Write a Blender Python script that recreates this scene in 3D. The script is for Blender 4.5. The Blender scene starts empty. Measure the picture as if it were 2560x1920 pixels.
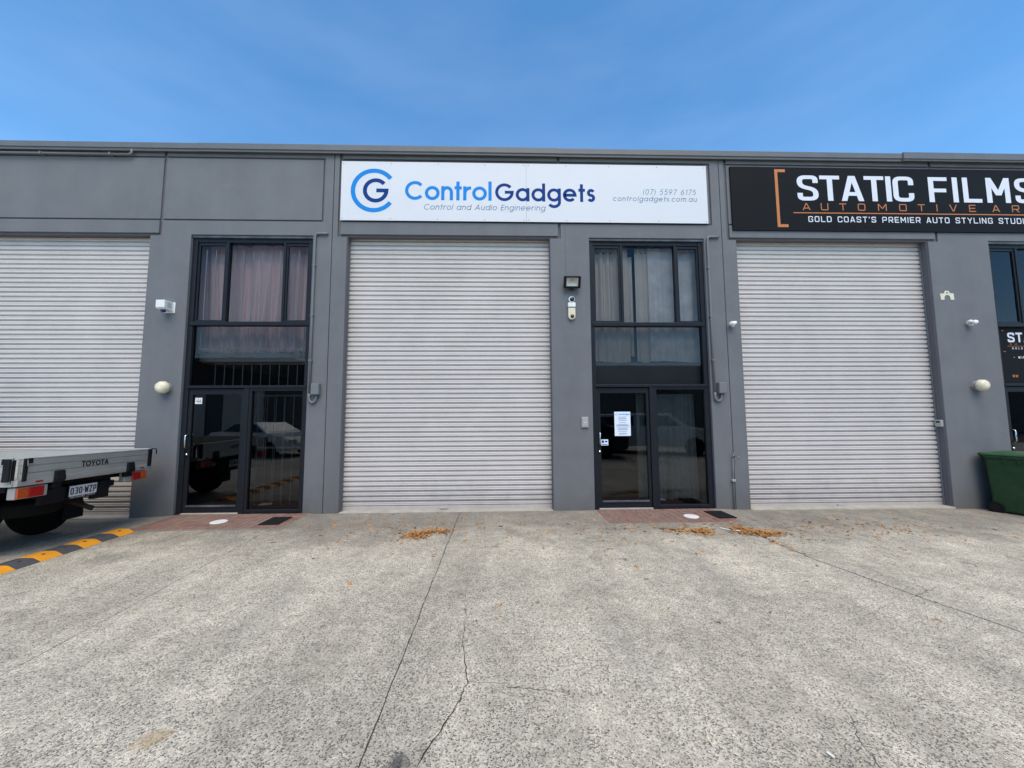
import bpy, bmesh, math, random
from mathutils import Vector, Matrix
random.seed(11)
R = math.radians
scene = bpy.context.scene
COL = scene.collection

# ------------------------------------------------------------------ camera
CAM = Vector((0, -6.61, 1.65))
FPX, PITCH, YAW, ROLL = 940.0, 0.081898, 0.02797, -0.004993
cy, sy, cp, sp, cr, sr = (math.cos(YAW), math.sin(YAW), math.cos(PITCH), math.sin(PITCH), math.cos(ROLL), math.sin(ROLL))
fw = Vector((sy * cp, cy * cp, sp)); rt = Vector((cy, -sy, 0)); up = rt.cross(fw)
rt2 = rt * cr + up * sr; up2 = -rt * sr + up * cr
cam_d = bpy.data.cameras.new('camera'); cam = bpy.data.objects.new('camera', cam_d); COL.objects.link(cam)
cam.matrix_world = Matrix(((rt2.x, up2.x, -fw.x, CAM.x), (rt2.y, up2.y, -fw.y, CAM.y), (rt2.z, up2.z, -fw.z, CAM.z), (0, 0, 0, 1)))
cam_d.sensor_width = 36; cam_d.lens = 36 * FPX / 2560
cam_d.clip_start = 0.05; cam_d.clip_end = 1000
scene.camera = cam

# ------------------------------------------------------------------ sky, sun, exposure
SUN_EL, SUN_ROT = R(58), R(172)
world = bpy.data.worlds.new('World'); scene.world = world; world.use_nodes = True
wn, wl = world.node_tree.nodes, world.node_tree.links
wn.clear()
sky = wn.new('ShaderNodeTexSky'); sky.sky_type = 'NISHITA'; sky.sun_disc = False
sky.sun_elevation = SUN_EL; sky.sun_rotation = SUN_ROT
sky.air_density = 0.88; sky.dust_density = 0.0; sky.ozone_density = 1.0; sky.altitude = 0
tc = wn.new('ShaderNodeTexCoord'); mp = wn.new('ShaderNodeMapping'); mp.inputs['Scale'].default_value = (1.2, 1.6, 5.0)
mp.inputs['Rotation'].default_value = (0.2, 0.1, 0.4)
nz = wn.new('ShaderNodeTexNoise'); nz.inputs['Scale'].default_value = 1.6; nz.inputs['Detail'].default_value = 6; nz.inputs['Roughness'].default_value = 0.55
rp = wn.new('ShaderNodeMapRange'); rp.inputs['From Min'].default_value = 0.38; rp.inputs['From Max'].default_value = 0.85; rp.inputs['To Max'].default_value = 0.055
mx = wn.new('ShaderNodeMix'); mx.data_type = 'RGBA'; mx.inputs['B'].default_value = (6.0, 6.4, 7.2, 1)
bg = wn.new('ShaderNodeBackground'); bg.inputs['Strength'].default_value = 0.15
wo = wn.new('ShaderNodeOutputWorld')
wl.new(tc.outputs['Generated'], mp.inputs['Vector']); wl.new(mp.outputs['Vector'], nz.inputs['Vector'])
wl.new(nz.outputs['Fac'], rp.inputs['Value']); wl.new(rp.outputs['Result'], mx.inputs['Factor'])
hs = wn.new('ShaderNodeHueSaturation'); hs.inputs['Hue'].default_value = 0.494; hs.inputs['Saturation'].default_value = 1.24; wl.new(sky.outputs['Color'], hs.inputs['Color']); wl.new(hs.outputs['Color'], mx.inputs['A']); wl.new(mx.outputs['Result'], bg.inputs['Color']); wl.new(bg.outputs['Background'], wo.inputs['Surface'])

sun_d = bpy.data.lights.new('sun', 'SUN'); sun = bpy.data.objects.new('sun', sun_d); COL.objects.link(sun)
sun_d.energy = 2.0; sun_d.angle = R(50); sun_d.color = (1.0, 0.85, 0.64)
sdir = Vector((math.sin(SUN_ROT) * math.cos(SUN_EL), math.cos(SUN_ROT) * math.cos(SUN_EL), math.sin(SUN_EL)))
sun.rotation_euler = sdir.to_track_quat('Z', 'Y').to_euler(); sun.location = sdir * 60

scene.view_settings.view_transform = 'Standard'; scene.view_settings.look = 'None'
scene.view_settings.exposure = 0.90; scene.view_settings.gamma = 1.0; scene.view_settings.use_curve_mapping = False
scene.render.engine = 'CYCLES'
scene.cycles.use_denoising = True
scene.cycles.max_bounces = 8; scene.cycles.transparent_max_bounces = 24
scene.cycles.sample_clamp_indirect = 6.0

# ------------------------------------------------------------------ helpers
def tag(o, label=None, cat=None, group=None, kind=None):
    if label: o['label'] = label
    if cat: o['category'] = cat
    if group: o['group'] = group
    if kind: o['kind'] = kind
    return o

def empty(name, loc=(0, 0, 0), rz=0, parent=None):
    o = bpy.data.objects.new(name, None); COL.objects.link(o)
    o.location = loc; o.rotation_euler = (0, 0, rz); o.empty_display_size = 0.2
    if parent: o.parent = parent
    return o

class MB:
    def __init__(self): self.v = []; self.f = []; self.m = Matrix.Identity(4)
    def add(self, vs, fs):
        b = len(self.v); self.v += [self.m @ Vector(p) for p in vs]; self.f += [tuple(b + i for i in q) for q in fs]; return self
    def box(self, x0, x1, y0, y1, z0, z1):
        return self.add([(x0, y0, z0), (x1, y0, z0), (x1, y1, z0), (x0, y1, z0), (x0, y0, z1), (x1, y0, z1), (x1, y1, z1), (x0, y1, z1)],
                        [(0, 3, 2, 1), (4, 5, 6, 7), (0, 1, 5, 4), (1, 2, 6, 5), (2, 3, 7, 6), (3, 0, 4, 7)])
    def prism(self, prof, a0, a1, axis='x'):
        # prof: list of 2D points; extruded along axis from a0 to a1
        n = len(prof); mk = {'x': lambda a, p: (a, p[0], p[1]), 'y': lambda a, p: (p[0], a, p[1]), 'z': lambda a, p: (p[0], p[1], a)}[axis]
        vs = [mk(a0, p) for p in prof] + [mk(a1, p) for p in prof]
        fs = [(i, (i + 1) % n, n + (i + 1) % n, n + i) for i in range(n)] + [tuple(range(n))[::-1], tuple(range(n, 2 * n))]
        return self.add(vs, fs)
    def tube(self, path, r, n=10, cap=True):
        path = [Vector(p) for p in path]; rings = []; pu = None
        for i, p in enumerate(path):
            d = (path[min(i + 1, len(path) - 1)] - path[max(i - 1, 0)]).normalized()
            if pu is None:
                pu = d.cross(Vector((0.31, 0.52, 0.79))).normalized()
            u = (pu - d * pu.dot(d)).normalized(); pu = u; w = d.cross(u)
            rr = r[i] if isinstance(r, (list, tuple)) else r
            rings.append([p + (u * math.cos(k * 2 * math.pi / n) + w * math.sin(k * 2 * math.pi / n)) * rr for k in range(n)])
        vs = [q for g in rings for q in g]
        fs = [(i * n + k, i * n + (k + 1) % n, (i + 1) * n + (k + 1) % n, (i + 1) * n + k) for i in range(len(rings) - 1) for k in range(n)]
        if cap: fs += [tuple(range(n))[::-1], tuple((len(rings) - 1) * n + k for k in range(n))]
        return self.add(vs, fs)
    def lathe(self, prof, n=24, axis='y', c=(0, 0, 0)):
        # prof: (radius, along) pairs, revolved about axis through c
        vs = []; c = Vector(c)
        for r, a in prof:
            for k in range(n):
                u, w = r * math.cos(2 * math.pi * k / n), r * math.sin(2 * math.pi * k / n)
                vs.append(c + Vector({'y': (u, a, w), 'z': (u, w, a), 'x': (a, u, w)}[axis]))
        m = len(prof)
        fs = [(i * n + k, i * n + (k + 1) % n, (i + 1) * n + (k + 1) % n, (i + 1) * n + k) for i in range(m - 1) for k in range(n)]
        fs += [tuple(range(n))[::-1], tuple((m - 1) * n + k for k in range(n))]
        return self.add(vs, fs)
    def mesh(self, name):
        me = bpy.data.meshes.new(name); me.from_pydata([tuple(p) for p in self.v], [], self.f)
        b = bmesh.new(); b.from_mesh(me); bmesh.ops.recalc_face_normals(b, faces=b.faces); b.to_mesh(me); b.free()
        return me
    def build(self, name, mat, parent=None, bevel=0, smooth=False, seg=2, loc=None, rot=None, kind=None, recalc=True):
        if recalc: me = self.mesh(name)
        else:
            me = bpy.data.meshes.new(name); me.from_pydata([tuple(p) for p in self.v], [], self.f)
        return put(name, me, mat, parent, bevel, smooth, seg, loc, rot, kind)

def put(name, me, mat, parent=None, bevel=0, smooth=False, seg=2, loc=None, rot=None, kind=None):
    o = bpy.data.objects.new(name, me); COL.objects.link(o)
    if mat and not me.materials: me.materials.append(mat)
    if parent: o.parent = parent
    if loc: o.location = loc
    if rot: o.rotation_euler = rot
    if smooth:
        me.polygons.foreach_set('use_smooth', [True] * len(me.polygons))
    if bevel:
        b = o.modifiers.new('bevel', 'BEVEL'); b.width = bevel; b.segments = seg; b.limit_method = 'ANGLE'; b.angle_limit = R(35)
    if kind: o['kind'] = kind
    return o

def cells(xs, zs, y0, y1, hole):
    """wall sheet from a grid of cells with exposed sides only; hole(i, j) -> True where empty"""
    mb = MB(); nx, nz_ = len(xs) - 1, len(zs) - 1; idx = {}
    def V(i, j, k):
        if (i, j, k) not in idx: idx[(i, j, k)] = len(mb.v); mb.v.append(Vector((xs[i], (y0, y1)[k], zs[j])))
        return idx[(i, j, k)]
    sol = lambda i, j: 0 <= i < nx and 0 <= j < nz_ and not hole(i, j)
    for i in range(nx):
        for j in range(nz_):
            if not sol(i, j): continue
            mb.f.append((V(i, j, 0), V(i + 1, j, 0), V(i + 1, j + 1, 0), V(i, j + 1, 0)))
            mb.f.append((V(i, j, 1), V(i, j + 1, 1), V(i + 1, j + 1, 1), V(i + 1, j, 1)))
            if not sol(i - 1, j): mb.f.append((V(i, j, 0), V(i, j + 1, 0), V(i, j + 1, 1), V(i, j, 1)))
            if not sol(i + 1, j): mb.f.append((V(i + 1, j, 0), V(i + 1, j, 1), V(i + 1, j + 1, 1), V(i + 1, j + 1, 0)))
            if not sol(i, j - 1): mb.f.append((V(i, j, 0), V(i, j, 1), V(i + 1, j, 1), V(i + 1, j, 0)))
            if not sol(i, j + 1): mb.f.append((V(i, j + 1, 0), V(i + 1, j + 1, 0), V(i + 1, j + 1, 1), V(i, j + 1, 1)))
    return mb

# ------------------------------------------------------------------ materials
def pm(name, col, rough=0.6, metal=0.0, var=0.08, scale=6.0, bump=0.0, bscale=150.0, spec=0.5, streak=0.0, coat=0.0, dirt=None, dirtamt=0.0, splash=0.0):
    m = bpy.data.materials.new(name); m.use_nodes = True
    n, l = m.node_tree.nodes, m.node_tree.links; p = n['Principled BSDF']
    p.inputs['Roughness'].default_value = rough; p.inputs['Metallic'].default_value = metal
    p.inputs['Specular IOR Level'].default_value = spec; p.inputs['Coat Weight'].default_value = coat
    g = n.new('ShaderNodeNewGeometry')
    nz = n.new('ShaderNodeTexNoise'); nz.inputs['Scale'].default_value = scale; nz.inputs['Detail'].default_value = 6; nz.inputs['Roughness'].default_value = 0.6
    l.new(g.outputs['Position'], nz.inputs['Vector'])
    mr = n.new('ShaderNodeMapRange'); mr.inputs['From Min'].default_value = 0.25; mr.inputs['From Max'].default_value = 0.75
    mr.inputs['To Min'].default_value = 1 - var; mr.inputs['To Max'].default_value = 1 + var
    l.new(nz.outputs['Fac'], mr.inputs['Value'])
    vm = n.new('ShaderNodeVectorMath'); vm.operation = 'SCALE'; vm.inputs[0].default_value = col[:3]; l.new(mr.outputs['Result'], vm.inputs['Scale'])
    out = vm.outputs['Vector']
    if streak:
        mpn = n.new('ShaderNodeMapping'); mpn.inputs['Scale'].default_value = (2.6, 2.6, 0.28); l.new(g.outputs['Position'], mpn.inputs['Vector'])
        n2 = n.new('ShaderNodeTexNoise'); n2.inputs['Scale'].default_value = 1.0; n2.inputs['Detail'].default_value = 5; l.new(mpn.outputs['Vector'], n2.inputs['Vector'])
        m2 = n.new('ShaderNodeMapRange'); m2.inputs['From Min'].default_value = 0.35; m2.inputs['From Max'].default_value = 0.7; m2.inputs['To Min'].default_value = 1 + streak * .4; m2.inputs['To Max'].default_value = 1 - streak
        l.new(n2.outputs['Fac'], m2.inputs['Value'])
        v2 = n.new('ShaderNodeVectorMath'); v2.operation = 'SCALE'; l.new(out, v2.inputs[0]); l.new(m2.outputs['Result'], v2.inputs['Scale']); out = v2.outputs['Vector']
    if dirt:
        n3 = n.new('ShaderNodeTexNoise'); n3.inputs['Scale'].default_value = 2.3; n3.inputs['Detail'].default_value = 8; n3.inputs['Roughness'].default_value = 0.7; l.new(g.outputs['Position'], n3.inputs['Vector'])
        m3 = n.new('ShaderNodeMapRange'); m3.inputs['From Min'].default_value = 0.45; m3.inputs['From Max'].default_value = 0.75; m3.inputs['To Max'].default_value = dirtamt
        l.new(n3.outputs['Fac'], m3.inputs['Value'])
        mm = n.new('ShaderNodeMix'); mm.data_type = 'RGBA'; mm.inputs['B'].default_value = (*dirt, 1); l.new(m3.outputs['Result'], mm.inputs['Factor']); l.new(out, mm.inputs['A']); out = mm.outputs['Result']
    if splash:      # grime splashed up from the paving
        sz = n.new('ShaderNodeSeparateXYZ'); l.new(g.outputs['Position'], sz.inputs['Vector'])
        n4 = n.new('ShaderNodeTexNoise'); n4.inputs['Scale'].default_value = 4.0; n4.inputs['Detail'].default_value = 8; n4.inputs['Roughness'].default_value = 0.75; l.new(g.outputs['Position'], n4.inputs['Vector'])
        a4 = n.new('ShaderNodeMath'); a4.operation = 'MULTIPLY_ADD'; a4.inputs[1].default_value = -0.9; l.new(n4.outputs['Fac'], a4.inputs[0]); l.new(sz.outputs['Z'], a4.inputs[2])
        m4 = n.new('ShaderNodeMapRange'); m4.inputs['From Min'].default_value = -0.45; m4.inputs['From Max'].default_value = 0.05; m4.inputs['To Min'].default_value = splash; m4.inputs['To Max'].default_value = 0
        l.new(a4.outputs['Value'], m4.inputs['Value'])
        x4 = n.new('ShaderNodeMix'); x4.data_type = 'RGBA'; x4.inputs['B'].default_value = (0.115, 0.105, 0.092, 1); l.new(m4.outputs['Result'], x4.inputs['Factor']); l.new(out, x4.inputs['A']); out = x4.outputs['Result']
    l.new(out, p.inputs['Base Color'])
    if bump:
        nb = n.new('ShaderNodeTexNoise'); nb.inputs['Scale'].default_value = bscale; nb.inputs['Detail'].default_value = 4; l.new(g.outputs['Position'], nb.inputs['Vector'])
        b = n.new('ShaderNodeBump'); b.inputs['Strength'].default_value = bump; b.inputs['Distance'].default_value = 0.004
        l.new(nb.outputs['Fac'], b.inputs['Height']); l.new(b.outputs['Normal'], p.inputs['Normal'])
    return m

def glass_mat(name, tint, ior=1.5, gloss=0.0):
    m = bpy.data.materials.new(name); m.use_nodes = True; n, l = m.node_tree.nodes, m.node_tree.links
    n.clear(); o = n.new('ShaderNodeOutputMaterial'); t = n.new('ShaderNodeBsdfTransparent'); t.inputs['Color'].default_value = (*tint, 1)
    gl = n.new('ShaderNodeBsdfGlossy'); gl.inputs['Roughness'].default_value = gloss; gl.inputs['Color'].default_value = (0.95, 0.97, 1, 1)
    g = n.new('ShaderNodeNewGeometry'); nzz = n.new('ShaderNodeTexNoise'); nzz.inputs['Scale'].default_value = 0.9; l.new(g.outputs['Position'], nzz.inputs['Vector'])
    b = n.new('ShaderNodeBump'); b.inputs['Strength'].default_value = 0.035; b.inputs['Distance'].default_value = 0.02; l.new(nzz.outputs['Fac'], b.inputs['Height']); l.new(b.outputs['Normal'], gl.inputs['Normal'])
    fr = n.new('ShaderNodeFresnel'); fr.inputs['IOR'].default_value = ior; mxx = n.new('ShaderNodeMixShader')
    l.new(fr.outputs['Fac'], mxx.inputs['Fac']); l.new(t.outputs['BSDF'], mxx.inputs[1]); l.new(gl.outputs['BSDF'], mxx.inputs[2]); l.new(mxx.outputs['Shader'], o.inputs['Surface'])
    return m

M = {}
M['wall'] = pm('painted_render', (0.150, 0.155, 0.163), 0.75, var=0.07, scale=1.6, bump=0.4, bscale=170, streak=0.06, dirt=(0.188, 0.190, 0.190), dirtamt=0.45, spec=0.2, splash=0.5)
M['lintel'] = pm('painted_lintel', (0.153, 0.158, 0.166), 0.75, spec=0.2, var=0.05, scale=1.6, bump=0.3, bscale=190, streak=0.08)
M['sealant'] = pm('joint_sealant', (0.11, 0.105, 0.115), 0.8, var=0.06)
M['cap'] = pm('capping_metal', (0.125, 0.129, 0.132), 0.5, var=0.06, spec=0.4, streak=0.06)
M['slat'] = pm('roller_steel', (0.61, 0.565, 0.53), 0.45, var=0.04, scale=1.3, spec=0.3, streak=0.03, dirt=(0.42, 0.40, 0.36), dirtamt=0.25, splash=0.35)
M['frame'] = pm('dark_aluminium', (0.014, 0.016, 0.020), 0.42, var=0.15, scale=9, spec=0.18)
M['flash'] = pm('worn_head_flashing', (0.055, 0.06, 0.07), 0.45, var=0.25, scale=18, spec=0.5, dirt=(0.3, 0.32, 0.35), dirtamt=0.55)
M['chrome'] = pm('brushed_steel', (0.72, 0.72, 0.73), 0.2, 1.0, var=0.04)
M['glass'] = glass_mat('tinted_glass', (0.77, 0.75, 0.73), 1.36)
M['glass_mid'] = glass_mat('mid_tinted_glass', (0.52, 0.505, 0.49), 1.38)
M['glass_low'] = glass_mat('dark_tinted_glass', (0.45, 0.45, 0.45), 1.62)
M['concrete_sill'] = pm('sill_concrete', (0.40, 0.375, 0.33), 0.85, var=0.15, scale=5, bump=0.3, bscale=90, dirt=(0.22, 0.16, 0.09), dirtamt=0.6)
M['white'] = pm('white_acm', (0.64, 0.65, 0.67), 0.5, var=0.02, scale=1.0, spec=0.2)
M['plast_white'] = pm('white_plastic', (0.78, 0.78, 0.76), 0.4, var=0.04, dirt=(0.5, 0.49, 0.45), dirtamt=0.3)
M['cream'] = pm('cream_plastic', (0.70, 0.64, 0.46), 0.4, var=0.06, scale=14, dirt=(0.45, 0.38, 0.24), dirtamt=0.35)
M['black'] = pm('black_plastic', (0.010, 0.010, 0.011), 0.45, var=0.1, spec=0.2)
M['blackm'] = pm('black_steel', (0.010, 0.010, 0.011), 0.6, var=0.2, dirt=(0.035, 0.032, 0.03), dirtamt=0.4, spec=0.15)
M['ltblue'] = pm('light_blue_vinyl', (0.012, 0.22, 0.60), 0.6, var=0.02, spec=0.1)
M['dkblue'] = pm('navy_vinyl', (0.006, 0.04, 0.19), 0.6, var=0.02, spec=0.1)
M['thinblue'] = pm('steel_blue_vinyl', (0.05, 0.14, 0.27), 0.6, var=0.02, spec=0.1)
M['signblack'] = pm('black_sign_panel', (0.010, 0.011, 0.012), 0.6, var=0.1, spec=0.08)
M['letterwhite'] = pm('white_vinyl', (0.66, 0.68, 0.74), 0.6, var=0.02, spec=0.2)
M['orange'] = pm('orange_vinyl', (0.50, 0.16, 0.025), 0.4, var=0.03)
M['conduit'] = pm('painted_conduit', (0.155, 0.162, 0.168), 0.5, var=0.05)
M['paver'] = pm('clay_paver', (0.215, 0.13, 0.105), 0.9, var=0.3, scale=7, bump=0.4, bscale=120, dirt=(0.21, 0.18, 0.15), dirtamt=0.75, spec=0.2)
M['mortar'] = pm('paver_sand', (0.50, 0.43, 0.36), 0.9, var=0.25, scale=14)
M['rubber'] = pm('rubber', (0.014, 0.014, 0.015), 0.8, spec=0.1, var=0.15, scale=20, bump=0.4, bscale=220)
M['hyellow'] = pm('yellow_rubber', (0.75, 0.30, 0.008), 0.7, var=0.08, scale=16, bump=0.3, bscale=120, dirt=(0.25, 0.14, 0.03), dirtamt=0.4)
M['hblack'] = pm('hump_rubber', (0.06, 0.062, 0.066), 0.8, var=0.12, scale=16, bump=0.4, bscale=120)
M['bin'] = pm('bin_green', (0.012, 0.040, 0.012), 0.55, spec=0.25, var=0.12, scale=6, bump=0.15, bscale=260, dirt=(0.06, 0.09, 0.05), dirtamt=0.4)
M['binlid'] = pm('bin_lid_green', (0.035, 0.085, 0.036), 0.5, spec=0.35, var=0.12, scale=6, bump=0.15, bscale=260, dirt=(0.12, 0.17, 0.10), dirtamt=0.5)
M['alu'] = pm('tray_aluminium', (0.50, 0.50, 0.47), 0.5, 0.55, var=0.06, scale=5, streak=0.05, dirt=(0.40, 0.34, 0.26), dirtamt=0.35)
M['red'] = pm('red_lens', (0.36, 0.012, 0.012), 0.2, var=0.15, scale=30, coat=0.5)
M['amber'] = pm('amber_lens', (0.48, 0.075, 0.015), 0.2, var=0.15, scale=30, coat=0.5)
M['lampgrey'] = pm('lamp_housing', (0.30, 0.30, 0.28), 0.5, var=0.1)
M['plate'] = pm('plate_white', (0.62, 0.60, 0.60), 0.4, var=0.05)
M['maroon'] = pm('plate_ink', (0.05, 0.03, 0.035), 0.5, var=0.02)
M['ute'] = pm('white_car_paint', (0.72, 0.72, 0.70), 0.25, var=0.02, coat=0.6)
M['navycar'] = pm('dark_car_paint', (0.012, 0.016, 0.03), 0.25, var=0.05, coat=0.6)
M['carglass'] = pm('car_glass', (0.01, 0.012, 0.014), 0.06, var=0.05)
M['tyre'] = pm('tyre_rubber', (0.010, 0.010, 0.010), 0.85, var=0.2, scale=20, spec=0.1)
M['rim'] = pm('steel_rim', (0.30, 0.30, 0.31), 0.4, 0.8, var=0.1)
M['rust'] = pm('exhaust_rust', (0.06, 0.045, 0.03), 0.7, 0.4, var=0.3)
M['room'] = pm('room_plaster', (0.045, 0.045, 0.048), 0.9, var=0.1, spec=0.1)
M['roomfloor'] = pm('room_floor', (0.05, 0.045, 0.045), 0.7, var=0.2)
M['curt_pink'] = pm('pink_satin', (0.74, 0.52, 0.48), 0.42, var=0.06, scale=3)
M['curt_grey'] = pm('linen_curtain', (0.64, 0.57, 0.48), 0.8, var=0.06, scale=3, bump=0.2, bscale=300)
M['curt_blue'] = pm('pale_blue_curtain', (0.66, 0.635, 0.61), 0.7, var=0.22, scale=5)
M['curt_green'] = pm('pale_green_curtain', (0.50, 0.53, 0.48), 0.8, var=0.06, scale=3)
M['bar_lit'] = pm('grille_lit', (0.52, 0.53, 0.53), 0.4, var=0.05)  # upper window bars, their brighter light put into the colour
M['bar'] = pm('grille_dim', (0.28, 0.29, 0.30), 0.5, var=0.05)  # same bars lower down, indoor dimness painted into the colour
M['beam'] = pm('mezzanine_edge', (0.34, 0.35, 0.36), 0.6, var=0.06)
M['spandrel'] = pm('spandrel_board', (0.16, 0.165, 0.175), 0.6, var=0.1, scale=2)
M['paper'] = pm('paper', (0.72, 0.80, 0.92), 0.7, var=0.03, scale=12)
M['ink'] = pm('paper_ink', (0.12, 0.17, 0.26), 0.7, var=0.03)
M['brown'] = pm('brown_board', (0.16, 0.10, 0.055), 0.7, var=0.25, scale=8)
M['leaf1'] = pm('dry_leaf', (0.44, 0.21, 0.06), 0.75, var=0.6, scale=38, dirt=(0.16, 0.08, 0.035), dirtamt=0.6)
M['leaf2'] = pm('tree_leaf', (0.05, 0.085, 0.03), 0.6, var=0.4, scale=3)
M['bark'] = pm('bark', (0.12, 0.10, 0.08), 0.9, var=0.3, scale=12, bump=0.5, bscale=40)
M['brickwall'] = pm('opposite_wall', (0.10, 0.10, 0.105), 0.8, var=0.1)
M['crack'] = pm('crack_dark', (0.035, 0.032, 0.028), 0.95, var=0.2)
M['underground'] = pm('asphalt_ground', (0.05, 0.05, 0.05), 0.9, var=0.25, scale=3, bump=0.5, bscale=120)
M['lens'] = pm('flood_lens', (0.50, 0.47, 0.40), 0.15, var=0.08, scale=20)
M['lensamber'] = pm('led_chip', (0.60, 0.36, 0.06), 0.4, var=0.1)
M['blue'] = pm('strobe_blue', (0.01, 0.03, 0.16), 0.2, var=0.1)
M['silver'] = pm('silver_plate', (0.42, 0.42, 0.40), 0.4, 0.3, var=0.06)
M['litter'] = pm('white_litter', (0.75, 0.73, 0.70), 0.7, var=0.05)

def concrete_mat():
    m = bpy.data.materials.new('exposed_aggregate_concrete'); m.use_nodes = True
    n, l = m.node_tree.nodes, m.node_tree.links; p = n['Principled BSDF']; p.inputs['Roughness'].default_value = 0.85; p.inputs['Specular IOR Level'].default_value = 0.3
    g = n.new('ShaderNodeNewGeometry'); pos = g.outputs['Position']
    def noise(scale, det=5, rough=0.6, vec=None):
        q = n.new('ShaderNodeTexNoise'); q.inputs['Scale'].default_value = scale; q.inputs['Detail'].default_value = det; q.inputs['Roughness'].default_value = rough
        l.new(vec or pos, q.inputs['Vector']); return q.outputs['Fac']
    def mapr(v, a, b, c, d, clamp=True):
        q = n.new('ShaderNodeMapRange'); q.clamp = clamp
        for k, x in zip(('From Min', 'From Max', 'To Min', 'To Max'), (a, b, c, d)): q.inputs[k].default_value = x
        l.new(v, q.inputs['Value']); return q.outputs['Result']
    def math_(op, a, b):
        q = n.new('ShaderNodeMath'); q.operation = op
        for i, x in enumerate((a, b)):
            if isinstance(x, (int, float)): q.inputs[i].default_value = x
            else: l.new(x, q.inputs[i])
        return q.outputs['Value']
    def mix(f, a, b):
        q = n.new('ShaderNodeMix'); q.data_type = 'RGBA'
        if isinstance(f, (int, float)): q.inputs['Factor'].default_value = f
        else: l.new(f, q.inputs['Factor'])
        for k, x in (('A', a), ('B', b)):
            if isinstance(x, tuple): q.inputs[k].default_value = (*x, 1)
            else: l.new(x, q.inputs[k])
        return q.outputs['Result']
    def scale(c, f):
        q = n.new('ShaderNodeVectorMath'); q.operation = 'SCALE'; l.new(c, q.inputs[0]); l.new(f, q.inputs['Scale']); return q.outputs['Vector']
    # warp so that pebbles are irregular
    nw = n.new('ShaderNodeTexNoise'); nw.inputs['Scale'].default_value = 60; l.new(pos, nw.inputs['Vector'])
    wv = n.new('ShaderNodeVectorMath'); wv.operation = 'SCALE'; wv.inputs['Scale'].default_value = 0.012; l.new(nw.outputs['Color'], wv.inputs[0])
    wa = n.new('ShaderNodeVectorMath'); wa.operation = 'ADD'; l.new(pos, wa.inputs[0]); l.new(wv.outputs['Vector'], wa.inputs[1])
    v = n.new('ShaderNodeTexVoronoi'); v.voronoi_dimensions = '2D'; v.inputs['Scale'].default_value = 132; l.new(wa.outputs['Vector'], v.inputs['Vector'])
    v2 = n.new('ShaderNodeTexVoronoi'); v2.voronoi_dimensions = '2D'; v2.feature = 'DISTANCE_TO_EDGE'; v2.inputs['Scale'].default_value = 132; l.new(wa.outputs['Vector'], v2.inputs['Vector'])
    sep = n.new('ShaderNodeSeparateColor'); l.new(v.outputs['Color'], sep.inputs['Color'])
    wear = noise(1.1, 6, 0.65); wear2 = noise(4.0, 5, 0.6)
    dens = math_('ADD', mapr(wear, 0.36, 0.64, 0.08, -0.14), mapr(wear2, 0.3, 0.7, 0.07, -0.09))
    val = math_('ADD', sep.outputs['Red'], dens)
    ramp = n.new('ShaderNodeValToRGB'); ramp.color_ramp.interpolation = 'LINEAR'
    e = ramp.color_ramp.elements; e[0].position = 0.02; e[0].color = (0.05, 0.05, 0.052, 1); e[1].position = 0.95; e[1].color = (0.56, 0.545, 0.50, 1)
    for ps, c in ((0.10, (0.11, 0.11, 0.11)), (0.18, (0.23, 0.22, 0.205)), (0.30, (0.37, 0.36, 0.335)), (0.60, (0.47, 0.46, 0.425))):
        q = e.new(ps); q.color = (*c, 1)
    l.new(val, ramp.inputs['Fac'])
    col = ramp.outputs['Color']
    col = mix(mapr(sep.outputs['Green'], 0.86, 0.94, 0, 0.45), col, (0.36, 0.25, 0.17))           # a few tan stones
    edge = mapr(v2.outputs['Distance'], 0.03, 0.22, 0.9, 0.0)
    cem = mix(mapr(wear, 0.35, 0.7, 0.0, 1.0), (0.30, 0.295, 0.275), (0.52, 0.51, 0.475))
    col = mix(edge, col, cem)
    # bigger dark stones
    vb = n.new('ShaderNodeTexVoronoi'); vb.voronoi_dimensions = '2D'; vb.inputs['Scale'].default_value = 46; l.new(wa.outputs['Vector'], vb.inputs['Vector'])
    sb = n.new('ShaderNodeSeparateColor'); l.new(vb.outputs['Color'], sb.inputs['Color'])
    big = math_('MULTIPLY', mapr(sb.outputs['Red'], 0.90, 0.92, 0, 1), mapr(vb.outputs['Distance'], 0.20, 0.34, 0.75, 0))
    col = mix(big, col, (0.10, 0.10, 0.105))
    # stretched tyre wear and blotches
    mpn = n.new('ShaderNodeMapping'); mpn.inputs['Scale'].default_value = (1.5, 0.35, 1); mpn.inputs['Rotation'].default_value = (0, 0, 0.35); l.new(pos, mpn.inputs['Vector'])
    tw = noise(1.3, 5, 0.6, mpn.outputs['Vector'])
    col = scale(col, mapr(tw, 0.32, 0.68, 0.82, 1.12)); col = scale(col, mapr(noise(0.5, 4), 0.35, 0.65, 0.86, 1.14)); col = scale(col, mapr(noise(2.6, 7, 0.72), 0.34, 0.66, 0.85, 1.08)); col = scale(col, mapr(noise(9, 6, 0.75), 0.32, 0.68, 0.76, 1.18)); col = scale(col, mapr(noise(55, 4, 0.7), 0.34, 0.66, 0.80, 1.16))
    wt = n.new('ShaderNodeVectorMath'); wt.operation = 'MULTIPLY'; wt.inputs[1].default_value = (1.47, 1.365, 1.165); l.new(col, wt.inputs[0]); col = wt.outputs['Vector']
    sx = n.new('ShaderNodeSeparateXYZ'); l.new(pos, sx.inputs['Vector']); X, Y = sx.outputs['X'], sx.outputs['Y']
    # grime that settles along the foot of the building
    yj = math_('ADD', Y, mapr(noise(1.7, 6, 0.7), 0.2, 0.8, -0.75, 0.75))
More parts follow.
